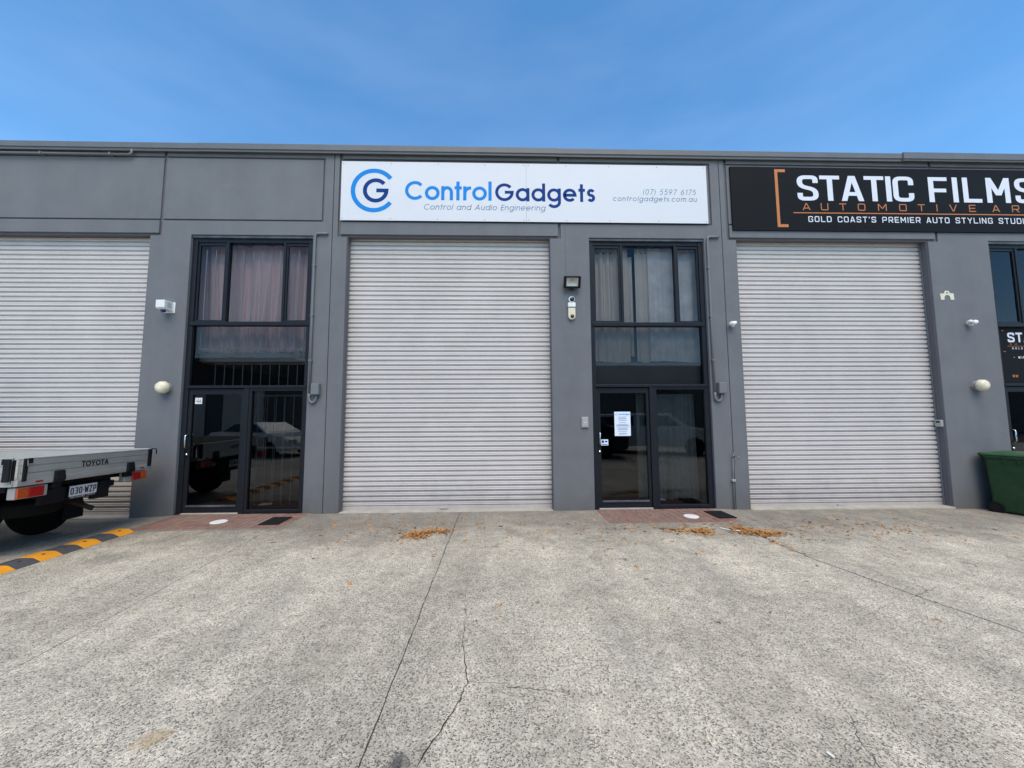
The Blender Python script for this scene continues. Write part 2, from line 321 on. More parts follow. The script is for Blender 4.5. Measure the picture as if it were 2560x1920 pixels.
    band = math_('MULTIPLY', mapr(yj, -1.9, -0.8, 0, 0.95), mapr(noise(3.5, 5), 0.3, 0.65, 0.7, 1.0))
    col = mix(band, col, scale(mix(0.75, col, (0.13, 0.122, 0.108)), mapr(noise(7, 6, 0.7), 0.3, 0.7, 0.85, 1.2)))
    # brown leaf tannin
    tan = math_('MULTIPLY', mapr(yj, -2.1, -1.2, 0, 1), mapr(noise(2.2, 7, 0.75), 0.55, 0.72, 0, 0.45))
    col = mix(tan, col, (0.20, 0.13, 0.075))
    def spot(cx, cy_, ax, ay, rot, c, amt):
        nonlocal col
        q = n.new('ShaderNodeMapping'); q.vector_type = 'TEXTURE'; q.inputs['Location'].default_value = (cx, cy_, 0); q.inputs['Rotation'].default_value = (0, 0, rot); q.inputs['Scale'].default_value = (ax, ay, 1)
        l.new(pos, q.inputs['Vector']); q2 = n.new('ShaderNodeVectorMath'); q2.operation = 'LENGTH'; l.new(q.outputs['Vector'], q2.inputs[0])
        d = math_('ADD', q2.outputs['Value'], mapr(noise(13, 6, 0.7), 0.2, 0.8, -0.6, 0.6))
        col = mix(mapr(d, 0.4, 1.1, amt, 0), col, c)
    spot(-1.80, -4.48, 0.09, 0.07, 0.9, (0.42, 0.27, 0.10), 0.5)
    spot(-0.50, -4.67, 0.07, 0.07, 0, (0.05, 0.05, 0.055), 0.8)
    spot(-0.16, -4.95, 0.35, 0.2, 0, (0.16, 0.16, 0.155), 0.35)
    spot(0.9, -3.9, 0.16, 0.7, 0.15, (0.17, 0.168, 0.16), 0.2); spot(2.1, -2.6, 0.2, 0.9, -0.1, (0.19, 0.185, 0.175), 0.18); spot(-2.0, -3.0, 0.2, 1.0, 0.1, (0.19, 0.185, 0.175), 0.18)
    spot(1.4, -2.2, 0.05, 0.05, 0, (0.07, 0.07, 0.068), 0.6); spot(5.2, -2.4, 0.06, 0.05, 0, (0.07, 0.07, 0.068), 0.5); spot(-4.6, -1.9, 0.3, 0.25, 0, (0.15, 0.145, 0.13), 0.4)
    l.new(col, p.inputs['Base Color'])
    b1 = n.new('ShaderNodeBump'); b1.inputs['Strength'].default_value = 0.6; b1.inputs['Distance'].default_value = 0.004
    h = math_('ADD', mapr(v2.outputs['Distance'], 0, 0.2, 0, 1), mapr(noise(240, 3), 0.3, 0.7, 0, 0.5)); l.new(h, b1.inputs['Height'])
    l.new(b1.outputs['Normal'], p.inputs['Normal'])
    return m
M['concrete'] = concrete_mat()

# ------------------------------------------------------------------ stroke lettering
def arc(cx, cy_, rx, ry, a0, a1, n=18):
    return [(cx + rx * math.cos(R(a0 + (a1 - a0) * k / n)), cy_ + ry * math.sin(R(a0 + (a1 - a0) * k / n))) for k in range(n + 1)]
def ring(cx, cy_, rx, ry, n=32):
    return ('c', [(cx + rx * math.cos(2 * math.pi * k / n), cy_ + ry * math.sin(2 * math.pi * k / n)) for k in range(n)])
def rnd(pts, r, closed=False):
    out = []; n = len(pts)
    for i, p in enumerate(pts):
        if not closed and i in (0, n - 1): out.append(p); continue
        a, b = Vector(pts[i - 1]), Vector(pts[(i + 1) % n]); p = Vector(p)
        u, w = a - p, b - p; d = min(r, u.length * .48, w.length * .48); A, B = p + u.normalized() * d, p + w.normalized() * d
        for k in range(5):
            t = k / 4; q = A * (1 - t) ** 2 + p * 2 * t * (1 - t) + B * t * t; out.append((q.x, q.y))
    return ('c', out) if closed else out
XH = 0.745
def geo(c, t):
    h = t / 2; r = (XH - t) / 2; x = XH / 2
    if c == 'o': return [ring(x, x, r, r)], XH
    if c == 'a': return [ring(x, x, r, r), [(XH - h, 0), (XH - h, XH)]], XH
    if c == 'd': return [ring(x, x, r, r), [(XH - h, 0), (XH - h, 1.02)]], XH
    if c == 'g': return [ring(x, x, r, r), [(XH - h, XH), (XH - h, -0.02)] + arc(x, -0.03, r, 0.25, 0, -150)[1:]], XH
    if c == 'e': return [[(h, x)] + arc(x, x, r, r, 0, 318, 26)], XH
    if c == 'c': return [arc(x, x, r, r, 45, 315)], XH * .9
    if c in 'nh':
        w = .6; return [[(h, 0), (h, XH)], arc(w / 2, XH - h - .26, w / 2 - h, .26, 178, 0) + [(w - h, 0)]], w
    if c == 'u':
        w = .6; return [[(w - h, 0), (w - h, XH)], [(h, XH), (h, h + .27)] + arc(w / 2, h + .26, w / 2 - h, .26, 180, 358)], w
    if c == 'm':
        w = .98; q = w / 4 - h / 2; return [[(h, 0), (h, XH)], arc(h + q, XH - h - .2, q, .2, 178, 0) + [(h + 2 * q, 0)], arc(h + 3 * q, XH - h - .2, q, .2, 178, 0) + [(h + 4 * q, 0)]], h * 2 + 4 * q
    if c == 'r': return [[(h, 0), (h, XH)], arc(.36, XH - h - .3, .36 - h, .3, 178, 82, 8)], .38
    if c == 't': return [[(.17, 0), (.17, 1.0)], [(0, XH - h), (.36, XH - h)]], .36
    if c == 'l': return [[(h, 0), (h, 1.02)]], t
    if c == 'i': return [[(h, 0), (h, XH)], [(h, .88), (h, .88 + max(t, .1))]], t
    if c == 's':
        w = .44; q = (XH - t) / 4; return [arc(w / 2, XH - h - q, w / 2 - h, q, 25, 270, 12) + arc(w / 2, h + q, w / 2 - h, q, 90, -155, 12)[1:]], w
    if c == 'C': return [arc(.5, .5, .5 - h, .5 - h, 42, 318, 28)], .92
    if c == 'G': return [arc(.5, .5, .5 - h, .5 - h, 40, 360, 30) + [(.52, .5)]], 1.0
    if c == 'A': return [[(h * .9, 0), (.43, 1 - h * .2)], [(.43, 1 - h * .2), (.86 - h * .9, 0)], [(.15, .33), (.71, .33)]], .86
    if c == 'E': return [[(.5, 1 - h), (h, 1 - h), (h, h), (.5, h)], [(h, .52), (.47, .52)]], .52
    if c == 'O': return [ring(.5, .5, .5 - h, .5 - h)], 1.0
    if c == 'T': return [[(0, 1 - h), (.72, 1 - h)], [(.36, 1 - t), (.36, 0)]], .72
    if c == 'Y': return [[(h * .8, 1), (.42, .45)], [(.84 - h * .8, 1), (.42, .45)], [(.42, .47), (.42, 0)]], .84
    if c == '0': return [ring(.29, .5, .29 - h, .5 - h)], .58
    if c == '1': return [[(.04, .82), (.24, 1 - h), (.24, 0)]], .28
    if c == '5': return [[(.50, 1 - h), (.16, 1 - h), (.09, .56)] + arc(.28, .34, .26 - h, .34 - h, 125, -150, 16)], .56
    if c == '7': return [[(0, 1 - h), (.52, 1 - h), (.16, 0)]], .55
    if c == '6': return [ring(.29, .32, .29 - h, .32 - h), [(.05, .42), (.38, 1)]], .58
    if c == '9': return [ring(.29, .68, .29 - h, .32 - h), [(.53, .58), (.2, 0)]], .58
    if c == '(': return [arc(.32, .42, .3, .66, 130, 230, 10)], .16
    if c == ')': return [arc(-.16, .42, .3, .66, -50, 50, 10)], .16
    if c == '.': return [[(.05, 0), (.05, .1)]], .1
    return [], .34
def sqf(c, t, W=.92):
    h = t / 2; r = .16; a, b = h, W - h
    if c == 'S': return [rnd([(b, .70), (b, 1 - h), (a, 1 - h), (a, .57), (b, .43), (b, h), (a, h), (a, .30)], r)], W
    if c == 'C': return [rnd([(b, .66), (b, 1 - h), (a, 1 - h), (a, h), (b, h), (b, .34)], r)], W
    if c == 'G': return [rnd([(b, .72), (b, 1 - h), (a, 1 - h), (a, h), (b, h), (b, .5), (W * .55, .5)], r * .8)], W
    if c in 'O0': return [rnd([(a, 1 - h), (b, 1 - h), (b, h), (a, h)], r, True)], W
    if c == 'D': return [('c', [(a, h)] + [(a, 1 - h)] + rnd([(a, 1 - h), (b, 1 - h), (b, h), (a, h)], r * 1.3)[1:-1])], W
    if c == 'U': return [rnd([(a, 1), (a, h), (b, h), (b, 1)], r)], W
    if c == 'T': return [[(0, 1 - h), (W * .95, 1 - h)], [(W * .475, 1 - t), (W * .475, 0)]], W * .95
    if c == 'I': return [[(h, 0), (h, 1)]], t
    if c == 'L': return [[(a, 1), (a, h), (W * .9, h)]], W * .9
    if c == 'F': return [[(a, 0), (a, 1 - h), (W * .92, 1 - h)], [(a, .47), (W * .85, .47)]], W * .92
    if c == 'E': return [[(W * .92, 1 - h), (a, 1 - h), (a, h), (W * .92, h)], [(a, .5), (W * .82, .5)]], W * .92
    if c == 'A': return [[(h * .75, 0), (W / 2 - h * .25, 1)], [(W / 2 + h * .25, 1), (W - h * .75, 0)], [(W * .22, .28), (W * .78, .28)]], W
    if c == 'V': return [[(h * .75, 1), (W / 2 - h * .2, 0)], [(W / 2 + h * .2, 0), (W - h * .75, 1)]], W
    if c == 'M': return [[(a, 0), (a, 1)], [(W * 1.15 - h, 0), (W * 1.15 - h, 1)], [(h, 1), (W * .575, .3)], [(W * 1.15 - h, 1), (W * .575, .3)]], W * 1.15
    if c == 'N': return [[(a, 0), (a, 1)], [(b, 0), (b, 1)], [(a, 1), (b, 0)]], W
    if c == 'W': return [[(h * .6, 1), (W * .3, 0)], [(W * .3, 0), (W * .575, .8)], [(W * .575, .8), (W * .85, 0)], [(W * .85, 0), (W * 1.15 - h * .6, 1)]], W * 1.15
    if c == 'R': return [rnd([(a, 0), (a, 1 - h), (b, 1 - h), (b, .42), (a, .42)], r * .7), [(W * .5, .42), (b, 0)]], W
    if c == 'P': return [rnd([(a, 0), (a, 1 - h), (b, 1 - h), (b, .42), (a, .42)], r * .7)], W
    if c == 'H': return [[(a, 0), (a, 1)], [(b, 0), (b, 1)], [(a, .5), (b, .5)]], W
    if c == 'Y': return [[(h * .7, 1), (W / 2, .42)], [(W - h * .7, 1), (W / 2, .42)], [(W / 2, .45), (W / 2, 0)]], W
    if c == 'Z': return [[(0, 1 - h), (b, 1 - h), (a, h), (W, h)]], W
    if c == '3': return [rnd([(a, 1 - h), (b, 1 - h), (b, .5), (W * .35, .5)], r), rnd([(W * .35, .5), (b, .5), (b, h), (a, h)], r)], W
    if c == "'": return [[(h, .72), (h + .04, 1)]], t * 1.2
    if c == '-': return [[(0, .5), (.4, .5)]], .4
    if c == '.': return [[(.08, 0), (.08, .16)]], .16
    if c == '*': return [[(.08, .43), (.08, .58)]], .16
    return [], .5
class Ink:
    """collects flat printed strokes lying in the local XZ plane (facing -Y)"""
    def __init__(self, y): self.mb = MB(); self.y = y; self.k = 0
    def stroke(self, pts, w, closed=False):
        y = self.y - 0.0004 * (self.k % 4); self.k += 1
        P = [Vector((p[0], p[1])) for p in pts]; n = len(P); L = []; Rr = []
        d_ = P[1] - P[0]
        if n == 2 and abs(d_.x) > 1e-6 and abs(d_.y) > .4 * abs(d_.x):      # diagonals end on a level cut
            hx = w / 2 * d_.length / abs(d_.y); self.mb.add([(P[0].x - hx, y, P[0].y), (P[0].x + hx, y, P[0].y), (P[1].x + hx, y, P[1].y), (P[1].x - hx, y, P[1].y)], [(0, 1, 2, 3)]); return
        for i in range(n):
            if closed: a, b = P[i] - P[i - 1], P[(i + 1) % n] - P[i]
            else:
                a = P[i] - P[i - 1] if i else P[1] - P[0]; b = P[i + 1] - P[i] if i < n - 1 else P[-1] - P[-2]
            if a.length < 1e-9: a = b
            if b.length < 1e-9: b = a
            a.normalize(); b.normalize(); na, nb = Vector((-a.y, a.x)), Vector((-b.y, b.x)); mt = na + nb
            if mt.length < 1e-4: mt = na
            mt.normalize(); s = (w / 2) / max(0.5, mt.dot(na)); L.append(P[i] + mt * s); Rr.append(P[i] - mt * s)
        vs = [(q.x, y, q.y) for q in L] + [(q.x, y, q.y) for q in Rr]
        self.mb.add(vs, [(i, (i + 1) % n, n + (i + 1) % n, n + i) for i in range(n if closed else n - 1)])
    def rect(self, x0, x1, z0, z1): self.stroke([(x0, (z0 + z1) / 2), (x1, (z0 + z1) / 2)], z1 - z0)
    def text(self, s, x0, x1, z0, cap, t, font=geo, shear=0.0, **kw):
        gl = [font(c, t, **kw) for c in s]; tot = sum(g[1] for g in gl); need = (x1 - x0) / cap
        gap = (need - tot) / max(1, len(s) - 1); sx_ = 1.0
        if gap < 0.03: gap = 0.05; sx_ = need / (tot + gap * (len(s) - 1))
        x = 0
        for st, w in gl:
            for q in st:
                cl = isinstance(q, tuple) and q[0] == 'c'; pts = q[1] if cl else q
                self.stroke([(x0 + ((x + a) * sx_ + shear * b) * cap, z0 + b * cap) for a, b in pts], t * cap, cl)
            x += w + gap
    def letters(self, s, x0, x1, z0, cap, t, mat, parent, font=geo, sx=1.0, **kw):
        X1 = x1; x1 = x0 + (x1 - x0) / sx
        gl = [font(c, t, **kw) for c in s]; gap = ((x1 - x0) / cap - sum(g[1] for g in gl)) / max(1, len(s) - 1); x = x0
        for c, (st, w) in zip(s, gl):
            k_ = Ink(self.y); k_.text(c, x, x + w * cap, z0, cap, t, font, **kw); x += (w + gap) * cap
            k_.mb.v = [Vector((x0 + (v.x - x0) * sx, v.y, v.z)) for v in k_.mb.v]
            if st: k_.build('letter', mat, parent)
    def build(self, name, mat, parent): return self.mb.build(name, mat, parent, recalc=False)

# ------------------------------------------------------------------ ground
def gz(x):
    pts = [(-14, -.05), (-6.3, -.045), (-5.5, -.004), (3.7, 0), (4.4, -.025), (8, -.045), (9.5, -.08), (14, -.1)]
    if x <= pts[0][0]: return pts[0][1]
    for (a, b), (c, d) in zip(pts, pts[1:]):
        if x <= c: return b + (d - b) * (x - a) / (c - a)
    return pts[-1][1]
ground = MB().add([(-200, -200, -.16), (200, -200, -.16), (200, 120, -.16), (-200, 120, -.16)], [(0, 1, 2, 3)]).build('ground', M['underground'], kind='structure')
def jx(pts, y):
    if y >= pts[0][1]: return pts[0][0]
    for (a, b), (c, d) in zip(pts, pts[1:]):
        if y >= d: return a + (c - a) * (y - b) / (d - b)
    (a, b), (c, d) = pts[-2], pts[-1]
    return c + max(-.25, min(.25, (c - a) / (d - b))) * (y - d)
JL = [(-3.43, .2), (-3.41, -.76), (-3.26, -2.89), (-3.22, -3.96)]
JM = [(-.715, .2), (-.71, -.16), (-.69, -3.14), (-.68, -4.0), (-.68, -4.7)]
JR = [(3.42, .2), (3.45, -.63), (3.54, -2.3), (3.76, -3.18), (3.93, -3.74)]
ys = [0.02]
while ys[-1] > -26: ys.append(ys[-1] - (0.05 if ys[-1] > -6.5 else 1.0))
jit = {}
def jedge(pts, k, y, side):
    if pts is None: return -30 if side > 0 else 30
    key = (k, side, round(y, 3))
    if key not in jit: jit[key] = random.uniform(0, .007) + max(0, random.gauss(0, .003))
    wob = .0025 * math.sin(y * 5.3 + k) + .002 * math.sin(y * 13.1 + 2 * k)
    return jx(pts, y) + wob + side * ({0: .0022, 1: .0024, 2: .0085}[k] + jit[key] * .35)
slabs = [(None, 0, JL, 0), (JL, 0, JM, 1), (JM, 1, JR, 2), (JR, 2, None, 2)]
for a, ka, b, kb in slabs:
    mb = MB(); N = 40
    for y in ys:
        x0, x1 = jedge(a, ka, y, 1), jedge(b, kb, y, -1)
        for i in range(N + 1):
            f = i / N
            if a is None: f = f ** .5
            if b is None: f = f ** 2
            x = x0 + (x1 - x0) * f; mb.v.append(Vector((x, y, gz(x))))
    W = N + 1
    for j in range(len(ys) - 1):
        for i in range(N): mb.f.append((j * W + i, (j + 1) * W + i, (j + 1) * W + i + 1, j * W + i + 1))
    for i, side in ((0, 1), (N, -1)):       # slab edge down into the joint
        b0 = len(mb.v)
        for j in range(len(ys)): q = mb.v[j * W + i]; mb.v.append(Vector((q.x, q.y, q.z - .05)))
        for j in range(len(ys) - 1): mb.f.append((j * W + i, b0 + j, b0 + j + 1, (j + 1) * W + i))
    mb.build('slab', M['concrete'], ground, smooth=False)
MB().add([(-12, .2, -.115), (12, .2, -.115), (12, -26, -.115), (-12, -26, -.115)], [(0, 1, 2, 3)]).build('joint_filler', M['crack'], ground)

def crack(pts, w0, w1, seed):
    rr = random.Random(seed); P = [Vector((p[0], p[1], 0)) for p in pts]; out = []
    for a, b in zip(P, P[1:]):
        k = max(2, int((b - a).length / .03)); nrm = Vector((-(b - a).y, (b - a).x, 0)).normalized()
        for i in range(k): out.append(a + (b - a) * (i / k) + nrm * (rr.gauss(0, .006) if (i or out) else 0))
    out.append(P[-1]); mb = MB(); n = len(out)
    for i, p in enumerate(out):
        d = (out[min(i + 1, n - 1)] - out[max(i - 1, 0)]).normalized(); nr = Vector((-d.y, d.x, 0)); f = i / (n - 1)
        w = (w0 + (w1 - w0) * f) * rr.uniform(.4, 1.5) / 2 * min(1, 6 * (1 - f) + .15)
        for s in (1, -1): q = p + nr * w * s; mb.v.append(Vector((q.x, q.y, gz(q.x) + .0025)))
    mb.f = [(2 * i, 2 * i + 1, 2 * i + 3, 2 * i + 2) for i in range(n - 1)]
    mb.build('crack', M['crack'], ground)
crack([(-.40, -4.75), (-.386, -4.608), (-.288, -4.389), (-.211, -4.145), (-.29, -3.688), (-.298, -3.356), (-.334, -3.086), (-.34, -2.6)], .007, .002, 1)
crack([(-.213, -4.128), (-.05, -4.14), (.06, -4.15)], .003, .001, 2)
crack([(.03, -4.185), (.131, -4.191), (.295, -4.225), (.471, -4.25)], .004, .001, 3)
crack([(1.751, -4.8), (1.81, -4.614), (1.90, -4.465), (1.95, -4.3)], .003, .001, 4)
crack([(2.952, -3.477), (3.3, -3.33), (3.46, -3.25)], .003, .001, 5)
crack([(3.66, -3.2), (4.1, -3.0), (4.436, -2.909)], .004, .001, 6)
crack([(-.02, -3.62), (.2, -3.62), (.36, -3.60)], .002, .001, 7)

# ------------------------------------------------------------------ the row of warehouse units
YW = 0.18        # wall thickness
def unit(name, ox, label, wx0, wx1, xr):
    root = empty(name, (ox, 0, 0)); tag(root, label, 'warehouse', 'row of grey warehouse units')
    def P(nm, xs, zs, hole=lambda i, j: False, mat='wall', y0=0, y1=YW):
        cells(xs, zs, y0, y1, hole).build(nm, M[mat], root, bevel=.006, seg=2)
    zb = -.15
    # left pier with the narrow strip beside the fascia joint
    P('wall_panel', [-3.035, -2.945, -2.775], [zb, 4.86, 6.45], lambda i, j: i == 1 and j == 1)
    # over the roller door: lintel, fascia, top strip
    P('lintel', [-2.895, 1.04], [4.905, 5.14], mat='lintel', y0=-.004)
    P('fascia_panel', [-2.895, 1.04], [5.168, 6.315], y0=.004)
    P('wall_panel', [-2.895, 1.04], [6.345, 6.45])
    # pier, window header and right-hand pier
    P('wall_panel', [.895, 1.09, wx0, wx1, wx1 + .14, wx1 + .17, xr], [zb, 4.86, 4.88, 5.14, 5.168, 6.315, 6.345, 6.45],
      lambda i, j: (i == 0 and j > 0) or (i == 2 and j < 2) or (j in (3, 5) and i < 5) or (j == 4 and i < 5))
    P('fascia_panel', [1.09, wx1 + .14], [5.168, 6.315], y0=.004)
    # filler behind every joint
    P('joint_sealant', [-3.03, -2.765, .885, wx0 - .01, wx1 + .01, xr - .005], [zb, 4.87, 4.89, 6.44], lambda i, j: (i == 1 and j == 0) or (i == 3 and j < 2), mat='sealant', y0=.028, y1=.12)
    # rest of the building behind the front
    zr = 6.3
    P('side_wall', [-3.034, -3.03], [zb, zr], y0=YW, y1=14); P('side_wall', [xr - .004, xr], [zb, zr], y0=YW, y1=14)
    MB().box(-3.03, xr - .005, YW, 14, zr - .05, zr).build('roof', M['cap'], root)
    MB().box(-3.03, xr - .005, 13.9, 14, zb, zr - .05).build('rear_wall', M['wall'], root)
    # roller door
    g = gz(ox - 1); zt = .025 if name else 0
    rd = MB().box(-2.82, .94, .165, .20, g, g + .075).build('roller_door', M['slat'], root, bevel=.004)
    pitch = .0856; prof = [(.198, 0), (.198, .003), (.171, .012), (.164, .020), (.1635, .030), (.1665, .036), (.1665, .042), (.163, .049), (.163, .058), (.166, .066), (.198, .069), (.198, .0856)]
    mb = MB(); k = len(prof)
    mb.v = [Vector((x, p[0], p[1])) for x in (-2.83, .95) for p in prof]; mb.f = [(i, i + 1, k + i + 1, k + i) for i in range(k - 1)]
    me = mb.mesh('slat'); me.materials.append(M['slat']); z = g + .07; i = 0
    while z < 5.0:
        o = bpy.data.objects.new('slat', me); COL.objects.link(o); o.parent = rd; o.location = (0, random.uniform(-.0006, .0006), z); o.rotation_euler = (random.uniform(-.004, .004), 0, random.uniform(-.0004, .0004)); z += pitch
    for s in (-2.80, .885):
        MB().box(s, s + .035, .13, .162, g, 4.98).build('guide_rail', M['conduit'], rd, bevel=.003)
    MB().box(-1.08, -.95, .14, .165, g + .018, g + .052).build('handle', M['silver'], rd, bevel=.006)
    MB().box(-2.9, 1.0, .25, .6, 4.86, 5.3).build('door_drum', M['slat'], root)
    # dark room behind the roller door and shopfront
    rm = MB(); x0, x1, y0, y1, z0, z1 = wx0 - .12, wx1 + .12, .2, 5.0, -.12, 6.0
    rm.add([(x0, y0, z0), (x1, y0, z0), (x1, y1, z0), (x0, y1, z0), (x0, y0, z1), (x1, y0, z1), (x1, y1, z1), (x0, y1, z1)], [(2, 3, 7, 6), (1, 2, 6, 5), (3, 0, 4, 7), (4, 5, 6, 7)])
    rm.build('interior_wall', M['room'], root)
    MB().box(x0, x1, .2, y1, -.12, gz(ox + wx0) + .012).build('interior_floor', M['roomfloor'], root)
    return root

def shopfront(root, wx0, wx1, base=0.0, worn=True):
    a, b = wx0, wx1; F = M['frame']; w = b - a
    f = MB()
    f.box(a, a + .085, .05, .155, base, 4.88); f.box(b - .085, b, .05, .155, base, 4.88)
    f.box(a + .085, b - .085, .06, .155, 4.765, 4.835)
    wf = f.build('window_frame', F, root, bevel=.004)
    MB().box(a + .004, b - .004, .022, .15, 4.837, 4.878).build('head_flashing', M['flash'], wf, bevel=.003)
    MB().box(a + .03, b - .03, .035, .15, 3.245, 3.315).build('transom', F, wf, bevel=.006)
    MB().box(a + .06, b - .04, .035, .15, 2.135, 2.185).build('transom', F, wf, bevel=.006)
    m1, m2 = a + .285 * w, a + .757 * w
    for m in (m1, m2): MB().box(m - .022, m + .022, .06, .15, 3.315, 4.765).build('mullion', F, wf, bevel=.003)
    def sash(x0, x1):
        cells([x0, x0 + .032, x1 - .032, x1], [3.318, 3.35, 4.715, 4.76], .075, .115, lambda i, j: i == 1 and j == 1).build('sash', F, wf, bevel=.003)
    sash(a + .087, m1 - .024); sash(m2 + .024, b - .087)
    def pane(x0, x1, z0, z1, y, mat='glass', par=wf):
        MB().add([(x0, y, z0), (x1, y, z0), (x1, y, z1), (x0, y, z1)], [(0, 1, 2, 3)]).build('glass_pane', M[mat], par, recalc=False)
    pane(a + .1, m1 - .04, 3.33, 4.74, .095); pane(m1 + .02, m2 - .02, 3.315, 4.765, .105); pane(m2 + .04, b - .1, 3.33, 4.74, .095)
    pane(a + .08, b - .08, 2.185, 3.245, .10, 'glass_mid')
    # door and sidelight
    md = a + .5 * w
    MB().box(md - .03, md + .055, .04, .15, base, 2.135).build('mullion', F, wf, bevel=.005)
    sl = cells([md + .055, md + .10, b - .10, b - .085], [base + .005, base + .065, 2.09, 2.135], .05, .13, lambda i, j: i == 1 and j == 1).build('sidelight', F, root, bevel=.005)
    pane(md + .09, b - .09, base + .05, 2.10, .09, 'glass_low', sl)
    dr = cells([a + .088, a + .15, md - .085, md - .034], [base + .022, base + .15, 2.03, 2.125], .07, .12, lambda i, j: i == 1 and j == 1).build('door', F, root, bevel=.004)
    pane(a + .14, md - .075, base + .14, 2.04, .095, 'glass_low', dr)
    MB().box(a + .15, md - .085, .055, .0695, base + .118, base + .148).build('kick_rail', M['flash'], dr, bevel=.003)
    hx = a + .12
    MB().tube([(hx, .07, 1.33), (hx, .02, 1.33), (hx, .005, 1.315), (hx, .005, 1.135), (hx, .02, 1.12), (hx, .07, 1.12)], .011, 8).build('handle', M['chrome'], dr, smooth=True)
    MB().lathe([(.0, .045), (.018, .045), (.02, .069)], 14, 'y', (hx, 0, 1.0)).build('lock', M['chrome'], dr, smooth=True)
    MB().box(a + .09, md - .03, .03, .16, base - .05, base + .018).build('threshold', M['concrete_sill'], root, bevel=.004)
    return wf, sl, dr

U1 = unit('warehouse_unit', -7.12, 'grey warehouse unit with bare fascia, behind the tray ute on the left', 1.605, 3.745, 4.075)
U2 = unit('warehouse_unit', 0.0, 'middle grey warehouse unit under the white sign, with closed roller door', 1.61, 3.745, 4.085)
U3 = unit('warehouse_unit', 7.13, 'grey warehouse unit under the black sign, green bin against its pier', 2.07, 4.21, 4.55)
shopfront(U1, 1.605, 3.745, -.002); shopfront(U2, 1.61, 3.745); shopfront(U3, 2.07, 4.21, -.085)
for ox in (-7.12, 7.13):
    x0, x1 = ox - 2.775, ox + .895
    zg = gz((x0 + x1) / 2)
    MB().box(x0 + .005, x1 - .005, -.03, .2, zg - .1, zg + .022).build('door_sill', M['concrete_sill'], bevel=.006, kind='structure')
MB().box(-2.77, .89, -.005, .2, -.1, .008).build('door_sill', M['concrete_sill'], bevel=.004, kind='structure')

# parapet capping in lapped lengths
cap = empty('roof_capping'); tag(cap, 'grey folded metal capping running along the whole parapet top', 'capping')
for i, (a, b) in enumerate([(-10.16, -5.43), (-5.43, 1.03), (1.03, 7.63), (7.63, 11.69)]):
    d = .006 * (i % 2) + (.014 if i == 3 else 0); u = .012 if i == 3 else .003 * (i % 2)
    prof = [(.3, 6.47 + u), (.3, 6.53 + u), (-.072 - d, 6.552 + u), (-.080 - d, 6.546 + u), (-.078 - d, 6.448 - u), (-.060 - d, 6.444 - u), (-.058 - d, 6.405), (-.045 - d, 6.400), (-.045 - d, 6.43), (-.02, 6.452), (-.02, 6.47)]
    MB().prism(prof, a - .03 * (i > 0), b, 'x').build('flashing', M['cap'], cap, bevel=.002, seg=1)

# ------------------------------------------------------------------ signs
ws = empty('shop_sign', (0, 0, 0)); tag(ws, 'long white sign reading ControlGadgets above the middle roller door', 'sign')
for a, b in ((-2.895, .462), (.4645, 3.832)):
    MB().box(a, b, -.032, -.027, 5.155, 6.275).build('sign_panel', M['white'], ws, bevel=.001, seg=1)
MB().box(-2.88, 3.82, -.026, .0035, 5.165, 6.29).build('backing', M['signblack'], ws)
SYS = -.0335
k = Ink(SYS); k.stroke(arc(-2.306, 5.722, .375, .375, 37, 323, 48), .08); k.build('logo_ring', M['ltblue'], ws)
k = Ink(SYS - .0003); k.stroke(arc(-2.273, 5.722, .194, .194, 40, 360, 36) + [(-2.262, 5.722)], .072); k.build('logo_letter', M['dkblue'], ws)
Ink(SYS).letters('Control', -1.744, -.171, 5.55, .36, .165, M['ltblue'], ws); Ink(SYS).letters('Gadgets', -.107, 1.733, 5.545, .34, .165, M['dkblue'], ws)
for args in (('Control and Audio Engineering', -1.407, .80, 5.37, .103, .085, .24), ('(07) 5597 6175', 2.625, 3.61, 5.70, .105, .075, .2), ('controlgadgets.com.au', 2.06, 3.62, 5.572, .092, .09, .22)):
    k = Ink(SYS); k.text(*args[:6], shear=args[6]); k.build('lettering', M['thinblue'], ws)
for x in (-2.86, -2.0, -1.15, -.3, .42, .505, 1.2, 2.0, 2.9, 3.79):
    for z in (5.19, 6.235):
        MB().lathe([(.009, 0), (.009, -.003), (.005, -.005)], 8, 'y', (x, -.032, z)).build('screw', M['lampgrey'], ws)

bs = empty('shop_sign', (0, 0, 0)); tag(bs, 'black sign with white and orange lettering STATIC FILMS over the right roller door', 'sign')
MB().box(4.29, 11.45, -.03, .0035, 5.035, 6.275).build('sign_panel', M['signblack'], bs, bevel=.002)
BY = -.0315
def tx(p): return 5.553 + (p - 545) * .002553 + (p - 545) ** 2 * 9.0e-8
Ink(BY).letters('STATIC', 5.553, 7.809, 5.622, .495, .146, M['letterwhite'], bs, sqf, sx=1.42, W=.575); Ink(BY).letters('FILMS', 8.099, 10.20, 5.618, .495, .146, M['letterwhite'], bs, sqf, sx=1.42, W=.575)
k = Ink(BY); k.text("GOLD COAST'S PREMIER AUTO STYLING STUDIO", 5.727, 10.02, 5.205, .112, .15, sqf, W=.8); k.build('lettering', M['letterwhite'], bs)
k = Ink(BY); k.stroke([(5.34, 6.203), (5.163, 6.203), (5.163, 5.128), (5.34, 5.128)], .055); k.build('bracket_mark', M['orange'], bs)
k = Ink(BY); k.rect(5.45, 10.5, 5.373, 5.391); k.build('underline', M['orange'], bs)
